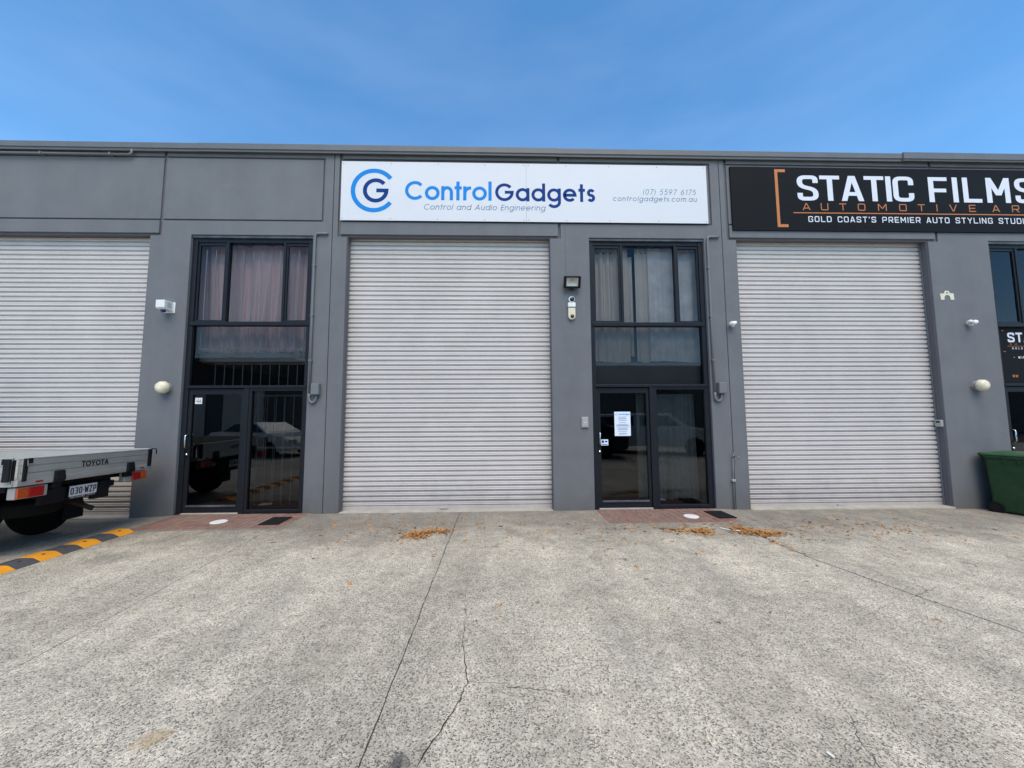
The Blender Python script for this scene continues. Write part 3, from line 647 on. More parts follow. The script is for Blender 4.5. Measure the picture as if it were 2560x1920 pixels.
for c, p in zip('AUTOMOTIVEART', (605, 740, 875, 1012, 1163, 1312, 1445, 1556, 1672, 1808, 1973, 2110, 2245)):
    w = sqf(c, .12, W=1.05)[1] * .137; k = Ink(BY); k.text(c, tx(p) - w / 2, tx(p) + w / 2, 5.435, .137, .12, sqf, W=1.05); k.build('letter', M['orange'], bs)

# shop window film on the right-hand shopfront
wd = empty('window_film', (0, 0, 0)); tag(wd, 'black film with white and orange lettering on the far right window', 'film')
MB().box(9.30, 11.25, .097, .0985, 2.19, 3.24).build('film_sheet', M['signblack'], wd)
k = Ink(.0955); k.text('STA', 9.497, 9.95, 2.962, .183, .19, sqf, W=.76); k.text('GOLD', 9.566, 9.77, 2.828, .034, .2, sqf, W=.8); k.text('- WIN', 9.575, 9.80, 2.652, .045, .2, sqf, W=.8); k.build('lettering', M['letterwhite'], wd)
k = Ink(.0955); k.text('AU', 9.53, 9.66, 2.912, .034, .13, sqf, W=1.0); k.rect(9.478, 10.6, 2.884, 2.890); k.rect(9.39, 9.435, 3.176, 3.186); k.rect(9.39, 9.435, 2.780, 2.790); k.text('WW', 9.515, 9.62, 2.30, .05, .2, sqf, W=.8); k.build('lettering', M['orange'], wd)

# ------------------------------------------------------------------ curtains, grilles, rooms behind the glass
def curtain(label, x0, x1, z0, z1, y, mat, folds, amp, seed, group='curtains behind the shopfront glass', gather=None, hem=.03):
    rr = random.Random(seed); NX, NZ = max(60, int((x1 - x0) * 110)), 16; ph = [rr.uniform(0, 6.3) for _ in range(6)]
    fr = [folds * rr.uniform(.5, 1.6) for _ in range(6)]; mb = MB()
    for j in range(NZ + 1):
        t = j / NZ
        for i in range(NX + 1):
            s = i / NX; u = s + .02 * math.sin(3 * t + ph[0]) * math.sin(7 * s + ph[1])
            d = sum((1 - 1.6 * abs(math.sin(math.pi * f * u + p + (.9 * t if q % 2 else -.6 * t)))) * (1, .8, .7, .5, .45, .35)[q] for q, (f, p) in enumerate(zip(fr, ph))) / 2.4
            xx = x0 + (x1 - x0) * s
            if gather is not None: xx += gather * t * math.sin(math.pi * s * 2 + ph[2]) * .5
            mb.v.append(Vector((xx, y + amp * d * (.45 + .55 * (1 - t)), z0 + (z1 - z0) * t + (hem * math.sin(5 * s + ph[3]) * .4 if j == 0 else 0))))
    W = NX + 1; mb.f = [(j * W + i, j * W + i + 1, (j + 1) * W + i + 1, (j + 1) * W + i) for j in range(NZ) for i in range(NX)]
    o = mb.build('curtain', M[mat], smooth=True); tag(o, label, 'curtain', group); return o
curtain('pinkish satin curtain filling the upper window of the left shopfront', -5.62, -3.40, 2.80, 4.84, .36, 'curt_pink', 8, .12, 3, gather=.05)
curtain('greyish linen curtain, left half of the middle upper window', 1.60, 2.40, 2.62, 4.80, .27, 'curt_grey', 4, .09, 4)
curtain('narrow dark gathered curtain edge in the middle upper window', 2.36, 2.50, 2.74, 4.66, .33, 'curt_grey', 6, .03, 5)
curtain('beige curtain strip beside the pale blue one in the middle upper window', 2.54, 2.80, 2.62, 4.80, .285, 'curt_grey', 3, .025, 6)
curtain('pale blue curtain, right part of the middle upper window', 2.78, 3.80, 2.62, 4.80, .265, 'curt_blue', 5, .07, 7)
curtain('pale green curtain behind the sidelight right of the middle door', 2.80, 3.60, .10, 2.02, .34, 'curt_green', 5, .08, 8)
curtain('thin strip of pale curtain at the right edge of the middle door glass', 2.49, 2.64, .13, 2.05, .30, 'curt_green', 3, .02, 9)
MB().tube([(1.66, .3, 4.72), (3.72, .3, 4.72)], .014, 8).build('curtain_rod', M['black'], U2)
MB().box(1.62, 3.74, .20, .24, 2.16, 2.60).build('spandrel_board', M['spandrel'], U2)
MB().box(1.62, 3.74, .36, 4.8, 2.40, 2.60).build('mezzanine_floor', M['beam'], U2)
MB().box(1.62, 3.74, .40, 4.8, 2.62, 2.80).build('mezzanine_floor', M['beam'], U1)
MB().box(1.62, 3.74, .33, .40, 2.64, 2.815).build('mezzanine_edge', M['beam'], U1)
def grille(root, x0, n, dx, z0, z1, y, rails, mat='bar'):
    gr = MB()
    for z in rails: gr.box(x0 - .03, x0 + (n - 1) * dx + .03, y, y + .015, z, z + .025)
    g = gr.build('security_grille', M[mat], root)
    bm_ = MB().box(-.0055, .0055, 0, .012, z0, z1).mesh('grille_bar'); bm_.materials.append(M[mat])
    for i in range(n):
        o = bpy.data.objects.new('grille_bar', bm_); COL.objects.link(o); o.parent = g; o.location = (x0 + i * dx, y - .0145, 0)
grille(U1, 1.78, 12, .165, 3.35, 4.66, .17, (), 'bar_lit')
grille(U1, 1.76, 12, .165, 2.84, 3.22, .17, (2.83,), 'bar_lit')
grille(U1, 1.86, 11, .165, 2.20, 2.62, .42, (2.60,))
grille(U1, 2.80, 6, .155, .10, 2.03, .22, (1.08, 2.0))
grille(U1, 2.84, 5, .17, .10, 2.03, .34, (1.08,))
# desk things dimly visible inside
sh = empty('storage_shelf', (9.9, 1.2, -.06)); tag(sh, 'dim brown shelving seen through the glass at the far right', 'shelf')
for z in (.45, .75, 1.05, 1.35): MB().box(-.5, .9, 0, .45, z, z + .07).build('shelf_board', M['brown'], sh)
for x in (-.5, .86): MB().box(x, x + .04, .01, .44, 0, 1.6).build('upright', M['brown'], sh)

# notices on the doors
nt = empty('door_notice', (2.017, .0925, 1.266)); tag(nt, 'printed paper notice taped inside the middle glass door', 'notice')
MB().box(0, .289, 0, .001, 0, .43).build('paper_sheet', M['paper'], nt)
k = Ink(-.001); k.text('ControlGadgets', .062, .275, .372, .027, .15); k.stroke(arc(.035, .383, .015, .015, 40, 320, 12), .005); k.build('lettering', M['ltblue'], nt)
k = Ink(-.001); rr = random.Random(4)
for i, z in enumerate((.335, .315, .298, .272, .235, .205, .188, .172, .140, .124, .108, .080, .045, .030)):
    w = rr.uniform(.06, .125); k.rect(.1445 - w, .1445 + w, z, z + .006)
k.build('text_lines', M['ink'], nt)
st = empty('door_sticker', (1.768, .0925, 1.101)); tag(st, 'small bluish surveillance sticker beside the middle door handle', 'sticker')
MB().box(0, .127, 0, .001, 0, .105).build('sticker_sheet', M['paper'], st)
k = Ink(-.001); k.rect(.012, .052, .045, .088); k.rect(.068, .112, .055, .082); k.rect(.012, .115, .012, .024); k.build('print', M['dkblue'], st)
st = empty('door_sticker', (-5.335, .0925, 1.868)); tag(st, 'small white square sticker at top of the left glass door', 'sticker')
MB().box(0, .118, 0, .001, 0, .105).build('sticker_sheet', M['plast_white'], st, bevel=.0)
k = Ink(-.001)
for p, w in (([(.012, .04), (.03, .055), (.045, .03), (.06, .045), (.105, .05)], .012), ([(.055, .1), (.055, .02)], .008), ([(.085, .09), (.09, .045)], .008), ([(.02, .075), (.035, .075)], .006), ([(.07, .03), (.1, .028)], .012)): k.stroke(p, w)
k.build('print', M['ink'], st)
bx = empty('document_box', (-4.76, .5, .42)); tag(bx, 'pale paper tray dimly visible low behind the left door', 'tray')
MB().box(0, .26, 0, .3, 0, .26).build('box_body', M['bar'], bx, bevel=.01)

# ------------------------------------------------------------------ things fixed to the wall
fl = empty('flood_light', (1.265, 0, 4.0)); tag(fl, 'black square floodlight on the pier right of the middle roller door', 'light')
body = MB(); body.m = Matrix.Translation((0, -.09, .01)) @ Matrix.Rotation(R(22), 4, 'X')
cb = cells([-.15, -.105, .105, .15], [-.105, -.068, .078, .105], -.045, .02, lambda i, j: i == 1 and j == 1); cb.v = [body.m @ v for v in cb.v]; cb.build('lamp_frame', M['black'], fl, bevel=.006)
q = MB(); q.m = body.m; c0 = (0, .012, .04)
q.add([(-.105, -.03, -.068), (.105, -.03, -.068), (.105, -.03, .078), (-.105, -.03, .078), (-.022, .012, .018), (.022, .012, .018), (.022, .012, .05), (-.022, .012, .05)], [(0, 1, 5, 4), (1, 2, 6, 5), (2, 3, 7, 6), (3, 0, 4, 7)])
q.build('reflector', M['lens'], fl)
q = MB(); q.m = body.m; q.add([(-.022, .011, .018), (.022, .011, .018), (.022, .011, .05), (-.022, .011, .05)], [(0, 1, 2, 3)]); q.build('led_chip', M['lensamber'], fl)
MB().box(-.1, .1, -.075, -.02, -.06, .06).build('housing', M['black'], fl, bevel=.01)
MB().tube([(-.02, 0, -.1), (-.02, -.06, -.11), (.02, -.06, -.11), (.02, 0, -.1)], .008, 6).build('bracket', M['black'], fl)
MB().tube([(-.095, -.004, .06), (-.092, -.004, .5), (-.097, -.004, 1.14)], .004, 6).build('cable', M['conduit'], fl)

sc_ = empty('security_camera', (1.264, 0, 3.71)); tag(sc_, 'white round camera with dark lens below the floodlight', 'camera')
MB().lathe([(.0, .0), (.052, .0), (.058, -.02), (.055, -.045), (.046, -.055)], 24, 'y').build('camera_ring', M['plast_white'], sc_, smooth=True)
MB().lathe([(.043, -.052), (.038, -.068), (.024, -.082), (.0, -.087)], 20, 'y', (.004, 0, 0)).build('lens_dome', M['carglass'], sc_, smooth=True)
ms = empty('motion_sensor', (1.262, 0, 3.45)); tag(ms, 'cream pill-shaped sensor with dark dome below the round camera', 'sensor')
MB().box(-.069, .069, -.06, 0, .118, .202).build('sensor_head', M['plast_white'], ms, bevel=.012, seg=3)
pp = [(-.064, .106), (-.064, -.04)] + arc(0, -.04, .064, .066, 180, 360, 14) + [(.064, .106)]
MB().prism(pp, -.05, 0, 'y').build('sensor_body', M['cream'], ms, bevel=.008)
MB().lathe([(.034, -.05), (.032, -.062), (.02, -.074), (.0, -.078)], 18, 'y', (.006, 0, -.048)).build('sensor_lens', M['carglass'], ms, smooth=True)
kp = empty('door_intercom', (1.462, 0, 1.515)); tag(kp, 'small silver keypad beside the middle glass door', 'keypad')
MB().box(-.063, .063, -.028, 0, -.096, .096).build('surround', M['lampgrey'], kp, bevel=.008)
MB().box(-.045, .045, -.034, -.0285, -.078, .08).build('face_plate', M['silver'], kp, bevel=.003)
MB().box(-.02, .02, -.038, -.0345, -.012, .004).build('button', M['cream'], kp, bevel=.002)

al = empty('alarm_siren', (-5.80, 0, 3.55)); tag(al, 'white alarm siren box with blue strobe on the left pier', 'alarm')
MB().box(-.10, .10, -.012, 0, -.10, .09).build('back_plate', M['plast_white'], al, bevel=.005)
MB().prism([(-.012, -.07), (-.012, .085), (-.19, .085), (-.19, -.045), (-.16, -.07)], -.075, .075, 'x').build('siren_box', M['plast_white'], al, bevel=.008)
for i in range(5): MB().box(.0755, .077, -.13, -.05, -.03 + i * .02, -.022 + i * .02).build('grille_slot', M['lampgrey'], al)
MB().lathe([(.036, -.07), (.034, -.105), (.02, -.115), (0, -.116)], 16, 'z', (-.01, -.11, 0)).build('strobe', M['blue'], al, smooth=True)

def bulkhead(label, x, z):
    b = empty('bulkhead_light', (x, 0, z)); tag(b, label, 'light', 'cream bulkhead lights on the piers')
    MB().lathe([(.0, 0), (.088, 0), (.088, -.055), (.08, -.065)], 20, 'y').build('base', M['lampgrey'], b, smooth=False, bevel=.004)
    MB().lathe([(.104, -.06), (.108, -.075), (.104, -.11), (.085, -.145), (.05, -.162), (0, -.168)], 10, 'y').build('lens', M['cream'], b, smooth=True)
    MB().tube([(-.13, -.012, -.01), (-.085, -.03, -.01)], .006, 6).build('screw_arm', M['lampgrey'], b)
    return b
bulkhead('cream bulkhead light on the pier between left roller door and left shopfront', -5.75, 2.145)
bulkhead('cream bulkhead light on the pier above the green bin', 8.66, 2.14)

def spot(label, x, z, flip):
    s = empty('wall_sensor', (x, 0, z)); tag(s, label, 'sensor', 'small white wall sensors')
    MB().lathe([(0, 0), (.03, 0), (.03, -.02), (.014, -.03), (.012, -.06)], 14, 'y').build('mount', M['plast_white'], s, smooth=True)
    h = MB(); h.m = Matrix.Translation((-.03 * flip, -.085, .0)) @ Matrix.Rotation(R(35 * flip), 4, 'Z'); h.lathe([(0, .05), (.03, .045), (.042, .01), (.04, -.035), (.02, -.05), (0, -.052)], 14, 'y'); h.build('sensor_head', M['plast_white'], s, smooth=True)
    h = MB(); h.m = Matrix.Translation((.038 * flip, -.07, .02)) @ Matrix.Rotation(R(-30 * flip), 4, 'Z'); h.lathe([(0, .035), (.02, .03), (.03, .0), (.027, -.03), (0, -.035)], 12, 'y'); h.build('sensor_eye', M['plast_white'], s, smooth=True)
    MB().box(-.018, .018, -.08, -.03, -.055, -.03).build('bracket', M['plast_white'], s, bevel=.004)
spot('small white twin-headed sensor beside the right roller door, on its left pier', 4.17, 3.262, 1)
spot('small white sensor on the wide pier right of the right roller door', 8.62, 3.295, -1)

bp = [(-.135, .03), (-.125, -.085), (-.06, -.085), (-.055, -.045)] + arc(0, -.045, .055, .05, 170, 10, 8) + [(.055, -.045), (.062, -.085), (.13, -.085), (.125, .035), (.055, .04), (.035, .085), (-.035, .085), (-.055, .035)]
mpl = empty('mounting_plate', (8.285, 0, 3.825)); tag(mpl, 'bare cream arch-shaped plate left on the wide right pier', 'plate')
MB().prism(bp, -.006, 0, 'y').build('plate_body', M['cream'], mpl)
MB().lathe([(.014, -.0062), (.012, -.009), (0, -.009)], 10, 'y', (0, 0, .045)).build('bolt', M['blackm'], mpl)
lb = empty('key_lock_box', (8.03, .085, 1.458)); tag(lb, 'small grey key lock box on the jamb of the right roller door', 'lock box')
MB().box(-.055, -.006, -.055, .055, -.062, .062).build('box_body', M['silver'], lb, bevel=.01)
MB().box(-.058, -.0553, -.03, .03, .01, .04).build('dial', M['black'], lb, bevel=.001)

def conduit(label, ox):
    c = empty('electrical_conduit', (ox, 0, 0)); tag(c, label, 'conduit', 'grey conduits with junction boxes')
    r = .02
    def bend(pts): return [(x, -.026, z) for x, z in pts]
    path = [(4.02, 4.905), (3.90, 4.905)] + arc(3.86 - .0, 4.865, .06, .04, 60, 170, 6) + [(3.795, 4.8), (3.795, 3.4), (3.798, 2.02)]
    MB().tube(bend(path), r, 10).build('pipe', M['conduit'], c, smooth=True)
    MB().tube(bend([(3.798, 2.03), (3.798, 1.985)] + arc(3.857, 1.965, .06, .085, 180, 360, 12) + [(3.917, 2.02)]), r * 1.12, 10).build('u_bend', M['conduit'], c, smooth=True)
    MB().box(3.845, 3.985, -.085, 0, 2.01, 2.207).build('junction_box', M['conduit'], c, bevel=.007)
    MB().box(3.852, 3.978, -.094, -.0855, 2.018, 2.199).build('box_lid', M['conduit'], c, bevel=.003)
    for z in (4.3, 3.4, 2.6): MB().box(3.765, 3.825, -.05, 0, z, z + .022).build('saddle_clip', M['conduit'], c, bevel=.003)
conduit('grey conduit with junction box right of the left shopfront', -7.12)
conduit('grey conduit with junction box right of the middle shopfront', 0)
pz = empty('roof_pipe', (0, 0, 0)); tag(pz, 'grey pipe under the parapet capping at top left, bending up at its end', 'pipe')
MB().tube([(-10.1, -.05, 6.335), (-6.66, -.05, 6.335)] + [(x, -.05, z) for x, z in arc(-6.66, 6.385, .05, .05, 270, 360, 6)] + [(-6.61, -.05, 6.43)], .02, 10).build('pipe_run', M['conduit'], pz, smooth=True)
for x in (-9.4, -8.2, -7.0): MB().box(x, x + .03, -.075, .004, 6.31, 6.36).build('pipe_clip', M['conduit'], pz, bevel=.003)
tp = empty('garden_tap', (4.06, 0, 0)); tag(tp, 'garden tap on a thin grey standpipe between middle shopfront and right roller door', 'tap')
MB().tube([(-.02, -.03, -.03), (-.012, -.03, .5), (0, -.03, .9)], .011, 8).build('standpipe', M['conduit'], tp, smooth=True)
MB().tube([(0, -.03, .88), (.02, -.06, .915), (.045, -.11, .90), (.052, -.13, .87)], .013, 8).build('spout', M['conduit'], tp, smooth=True)
MB().tube([(-.035, -.06, .965), (.035, -.06, .945)], .009, 8).build('tap_handle', M['conduit'], tp)
MB().tube([(.0, -.05, .91), (.0, -.06, .955)], .009, 8).build('spindle', M['silver'], tp)
MB().box(-.04, .02, -.05, 0, .47, .51).build('pipe_clip', M['silver'], tp, bevel=.004)

# ------------------------------------------------------------------ pavers, mats, covers
def pavers(label, x0, x1, y0, y1):
    p = MB().add([(x0 - .005, y0 - .005, .003), (x1 + .005, y0 - .005, .003), (x1 + .005, y1, .003), (x0 - .005, y1, .003)], [(0, 1, 2, 3)])
    pad = p.build('paver_pad', M['mortar'], kind='structure'); tag(pad, label)
    u = .112; g = .009; nx, ny = int(round((x1 - x0) / u)), int(round((y1 - y0) / u)); ux, uy = (x1 - x0) / nx, (y1 - y0) / ny; done = set(); cache = {}
    for i in range(nx):
        for j in range(ny):
            if (i, j) in done: continue
            k = (i - j) % 4
            # herringbone: k 0/1 form a brick along x, 2/3 one along y
            if k == 0: c = [(i, j), (i + 1, j)]
            elif k == 1: c = [(i - 1, j), (i, j)]
            elif k == 2: c = [(i, j), (i, j - 1)]
            else: c = [(i, j + 1), (i, j)]
            c = [q for q in c if 0 <= q[0] < nx and 0 <= q[1] < ny and q not in done]; done.update(c)
            i0, i1 = min(q[0] for q in c), max(q[0] for q in c) + 1; j0, j1 = min(q[1] for q in c), max(q[1] for q in c) + 1
            key = (i1 - i0, j1 - j0)
            if key not in cache:
                w, d = key[0] * ux / 2 - g / 2, key[1] * uy / 2 - g / 2; e = .003
                me = MB().add([(-w, -d, 0), (w, -d, 0), (w, d, 0), (-w, d, 0), (-w + e, -d + e, .008), (w - e, -d + e, .008), (w - e, d - e, .008), (-w + e, d - e, .008)], [(4, 5, 6, 7), (0, 1, 5, 4), (1, 2, 6, 5), (2, 3, 7, 6), (3, 0, 4, 7)]).mesh('paver'); me.materials.append(M['paver']); cache[key] = me
            o = bpy.data.objects.new('paver', cache[key]); COL.objects.link(o); o.parent = pad
            o.location = (x0 + (i0 + i1) / 2 * ux, y0 + (j0 + j1) / 2 * uy, .003 + random.uniform(-.0015, .001)); o.rotation_euler = (random.uniform(-.008, .008), random.uniform(-.008, .008), 0)
pavers('red clay pavers before the left shopfront', -5.44, -3.25, -.84, 0.0)
pavers('red clay pavers before the middle shopfront', 1.615, 3.66, -.82, 0.0)
def mat_(label, cx, cy_, rz):
    o = MB().box(-.15, .15, -.21, .21, 0, .012).build('door_mat', M['rubber'], bevel=.004, loc=(cx, cy_, .0125), rot=(0, 0, rz)); tag(o, label, 'mat', 'black rubber door mats')
mat_('black rubber mat on the pavers before the left shopfront', -3.535, -.475, .03)
mat_('black rubber mat on the pavers before the middle shopfront', 3.55, -.43, .03)
def cover(label, x, y):
    o = MB().lathe([(.115, 0), (.115, .009), (.108, .013), (.03, .0145), (0, .0145)], 28, 'z').build('drain_cover', M['plast_white'], smooth=False, loc=(x, y, .009)); tag(o, label, 'drain cover', 'round white drain covers')
cover('round white drain cover in the pavers before the left shopfront', -4.40, -.483)
cover('round white drain cover in the pavers before the middle shopfront', 3.035, -.507)

# ------------------------------------------------------------------ fallen leaves
def leaves(label, spots, seed, piled=0.0):
    rr = random.Random(seed); mb = MB()
    for (x, y) in spots:
        L, w = rr.choice((rr.uniform(.012, .03), rr.uniform(.02, .055))), rr.uniform(.005, .017); a = rr.uniform(0, 6.28); z = gz(x) + .004 + rr.random() ** 2 * piled
        mb.m = Matrix.Translation((x, y, z)) @ Matrix.Rotation(a, 4, 'Z') @ Matrix.Rotation(rr.gauss(0, .35), 4, 'X') @ Matrix.Rotation(rr.gauss(0, .2), 4, 'Y')
        c = rr.uniform(.002, .010)
        mb.add([(-L, 0, c), (-L * .3, -w, c * .2), (L * .4, -w * .8, 0), (L, 0, c), (L * .4, w * .8, c * .3), (-L * .3, w, 0), (0, 0, .002)], [(0, 1, 6), (1, 2, 6), (2, 3, 6), (3, 4, 6), (4, 5, 6), (5, 0, 6)])
    o = mb.build('fallen_leaves', M['leaf1'], recalc=False); tag(o, label, 'leaves', kind='stuff')
def blob(cx, cy_, sx_, sy_, n, seed, rot=0):
    rr = random.Random(seed); return [(cx + rr.gauss(0, sx_) * math.cos(rot) - rr.gauss(0, sy_) * math.sin(rot), cy_ + rr.gauss(0, sx_) * math.sin(rot) + rr.gauss(0, sy_) * math.cos(rot)) for _ in range(n)]
leaves('pile of orange leaves before the middle roller door', blob(-1.16, -1.25, .09, .07, 210, 1) + blob(-.92, -1.08, .10, .05, 120, 2), 21, .03)
leaves('small pile of orange leaves below the middle pavers', blob(2.80, -1.25, .085, .07, 190, 3) + blob(2.5, -1.2, .13, .08, 45, 13), 22, .025)
leaves('long pile of orange leaves before the right roller door', blob(3.42, -1.27, .10, .08, 180, 4) + blob(3.66, -1.38, .13, .06, 240, 5), 23, .03)
rr = random.Random(8); sc = []
for i in range(330): sc.append((rr.uniform(-3.4, 7.2), -abs(rr.gauss(.95, .45)) - .05))
for i in range(90): sc.append((rr.gauss(5.0, .8), rr.gauss(-1.05, .22)))
for i in range(70): sc.append((rr.gauss(-1.2, .7), rr.gauss(-1.0, .3)))
for i in range(60): sc.append((rr.gauss(2.6, .8), rr.gauss(-1.1, .25)))
for i in range(60): sc.append((rr.uniform(-5, 7), rr.uniform(-3.6, -.6)))
for i in range(40): t = rr.random(); sc.append((jx(JR, -.7 - 1.5 * t) + rr.gauss(0, .03), -.7 - 1.5 * t))
leaves('single orange leaves scattered over the concrete near the building', [p for p in sc if p[1] < -.06], 24)
ls = MB().tube([(3.14, -1.12, .012), (3.26, -1.28, .014), (3.36, -1.27, .013)], .008, 6).build('litter_strip', M['litter']); tag(ls, 'bent white strip of litter beside the long leaf pile', 'litter')
ls = MB().box(-.007, .007, -.016, .016, 0, .004).build('litter_scrap', M['litter'], loc=(1.585, -4.695, .004), rot=(0, 0, .35)); tag(ls, 'small white scrap lying on concrete near the bottom right', 'litter')

# ------------------------------------------------------------------ rubber speed hump
hp = empty('speed_hump', (-5.47, 0, gz(-5.47) - .004)); tag(hp, 'low rubber speed hump in yellow and black sections beside the ute', 'speed hump')
hprof = [(-.18, 0), (-.18, .008), (-.08, .048), (-.03, .052), (.06, .052), (.10, .047), (.18, .008), (.18, 0)]
yy = -.885; L = .222
def hsec(y0, y1, mat, bolt=True):
    s = MB().prism(hprof, y1, y0, 'y').build('hump_section', M[mat], hp, bevel=.005)
    for i in range(7):
        x = -.13 + i * .016
        MB().box(x, x + .006, y1 + .02, y0 - .02, .0525 - .0, .0555).build('tread_rib', M[mat], s) if -.045 < x < .05 else None
    if bolt:
        MB().lathe([(.016, .045), (.016, .055), (.0, .056)], 8, 'z', (.07, (y0 + y1) / 2, 0)).build('bolt', M['rust'], s)
e = MB(); n_ = 8
e.prism([(p[0], p[1] * .96) for p in hprof], yy - .002, yy + .05, 'y'); e.v = [Vector((v.x * (.75 if v.y > yy else 1), v.y, v.z * (.25 if v.y > yy else 1))) for v in e.v]
e.build('end_cap', M['hblack'], hp, bevel=.004)
for i in range(14):
    hsec(yy - i * L, yy - (i + 1) * L + .003, 'hyellow' if i % 2 == 0 else 'hblack')

# ------------------------------------------------------------------ wheelie bin
bn = empty('wheelie_bin', (8.82, -.36, -.075), R(180 + 23 + 0)); tag(bn, 'green wheelie bin with closed lid at the right edge against the pier', 'bin')
# local frame: +y is the handle side (towards the wall after rotation), x across
bn.rotation_euler = (0, 0, R(23))
def frus(w0, d0, z0, w1, d1, z1, dy0=0, dy1=0):
    return MB().add([(-w0, -d0 + dy0, z0), (w0, -d0 + dy0, z0), (w0, d0 + dy0, z0), (-w0, d0 + dy0, z0), (-w1, -d1 + dy1, z1), (w1, -d1 + dy1, z1), (w1, d1 + dy1, z1), (-w1, d1 + dy1, z1)], [(3, 2, 1, 0), (4, 5, 6, 7), (0, 1, 5, 4), (1, 2, 6, 5), (2, 3, 7, 6), (3, 0, 4, 7)])
frus(.245, .26, .03, .275, .33, .96, .02, 0).build('bin_body', M['bin'], bn, bevel=.035, seg=4)
MB().box(-.29, .29, -.345, .33, .935, .985).build('rim', M['bin'], bn, bevel=.012, seg=3)
frus(.297, .365, .986, .285, .35, 1.03).build('lid', M['binlid'], bn, bevel=.016, seg=3)
frus(.20, .25, 1.029, .17, .21, 1.055).build('lid_panel', M['binlid'], bn, bevel=.012, seg=3)
MB().tube([(-.27, .37, 1.0), (.27, .37, 1.0)], .022, 12).build('handle_bar', M['bin'], bn, smooth=True)
for s in (-1, 1):
    MB().box(s * .24 - .025, s * .24 + .025, .30, .385, .96, 1.025).build('handle_lug', M['bin'], bn, bevel=.01)
    w = MB().lathe([(.03, -.025), (.085, -.028), (.1, -.02), (.1, .02), (.085, .028), (.03, .025)], 24, 'x', (s * .245, .25, .10)).build('wheel', M['tyre'], bn, smooth=False, bevel=.004)
    MB().lathe([(.0, -.032), (.062, -.030), (.066, 0), (.062, .030), (0, .032)], 20, 'x', (s * .245, .25, .10)).build('wheel_hub', M['blackm'], w)
for x in (-.16, 0, .16): MB().box(x - .02, x + .02, -.352, -.3455, .90, .94).build('rib', M['bin'], bn, bevel=.003)
for y in (-.2, -.05, .1):
    for s in (-1, 1): MB().box(s * .276 - .008, s * .276 + .008, y - .018, y + .018, .86, .934).build('rib', M['bin'], bn, bevel=.004)

# ------------------------------------------------------------------ tray ute
A0 = Vector((-5.43, -2.2, 0)); tang = Vector((-.17, 1.8, 0)).normalized(); nrm = Vector((tang.y, -tang.x, 0))
ut = empty('tray_ute'); tag(ut, 'white tray-back ute with aluminium tray parked across the left roller door', 'ute')
TIL = .0255
tz = Vector((0, 0, 1)); s_ax = (tang - tz * TIL).normalized(); z_ax = nrm.cross(s_ax).normalized()
ut.matrix_world = Matrix(((nrm.x, s_ax.x, z_ax.x, A0.x), (nrm.y, s_ax.y, z_ax.y, A0.y), (nrm.z, s_ax.z, z_ax.z, A0.z), (0, 0, 0, 1)))
# local: x = towards the rear, y = across from the near side (0) to the far side (1.83), z up
TW = 1.83; TL = 2.55
fl_ = MB().box(-TL, -.004, .02, TW - .02, .885, .94).build('tray_floor', M['alu'], ut, bevel=.006)
MB().prism([(-.02, .868), (.012, .872), (.016, .90), (.012, .94), (-.02, .942)], 0, TW, 'y').v
rl = MB(); rl.prism([(-.03, .87), (.010, .874), (.014, .905), (.010, .942), (-.03, .942)], .0, TW, 'y'); rl.build('rear_rail', M['alu'], ut, bevel=.003)
rl = MB().box(-TL, -.03, -.012, .02, .872, .942).build('side_rail', M['alu'], ut, bevel=.004)
rl = MB().box(-TL, -.03, TW - .02, TW + .012, .872, .942).build('side_rail', M['alu'], ut, bevel=.004)
tg = MB().box(-.03, -.006, .03, TW - .03, .95, 1.18).build('tailgate', M['alu'], ut, bevel=.003)
for z0, z1 in ((.949, 1.012), (1.018, 1.096), (1.101, 1.172)):
    MB().box(-.0058, .012, .032, TW - .032, z0, z1).build('tailgate_board', M['alu'], tg, bevel=.004)
MB().box(-.034, .016, .026, TW - .026, 1.172, 1.187).build('top_rail', M['alu'], tg, bevel=.005)
for s0 in (0, TW):
    q = 1 if s0 else -1; y0, y1 = (TW - .012, TW + .012) if s0 else (-.012, .012)
    sg = MB().box(-TL, -.05, y0, y1, .945, 1.18).build('side_gate', M['alu'], ut, bevel=.003)
    for z0, z1 in ((.949, 1.012), (1.018, 1.096), (1.101, 1.172)):
        ya, yb = (y1 + .0002, y1 + .014) if s0 else (y0 - .014, y0 - .0002)
        MB().box(-TL + .01, -.055, ya, yb, z0, z1).build('gate_board', M['alu'], sg, bevel=.004)
    MB().box(-TL, -.05, y0 - .004, y1 + .004, 1.181, 1.192).build('top_rail', M['alu'], sg, bevel=.004)
    cp_ = MB().box(-.05, -.032, y0, y1, .90, 1.17).build('corner_post', M['blackm'], ut, bevel=.003)
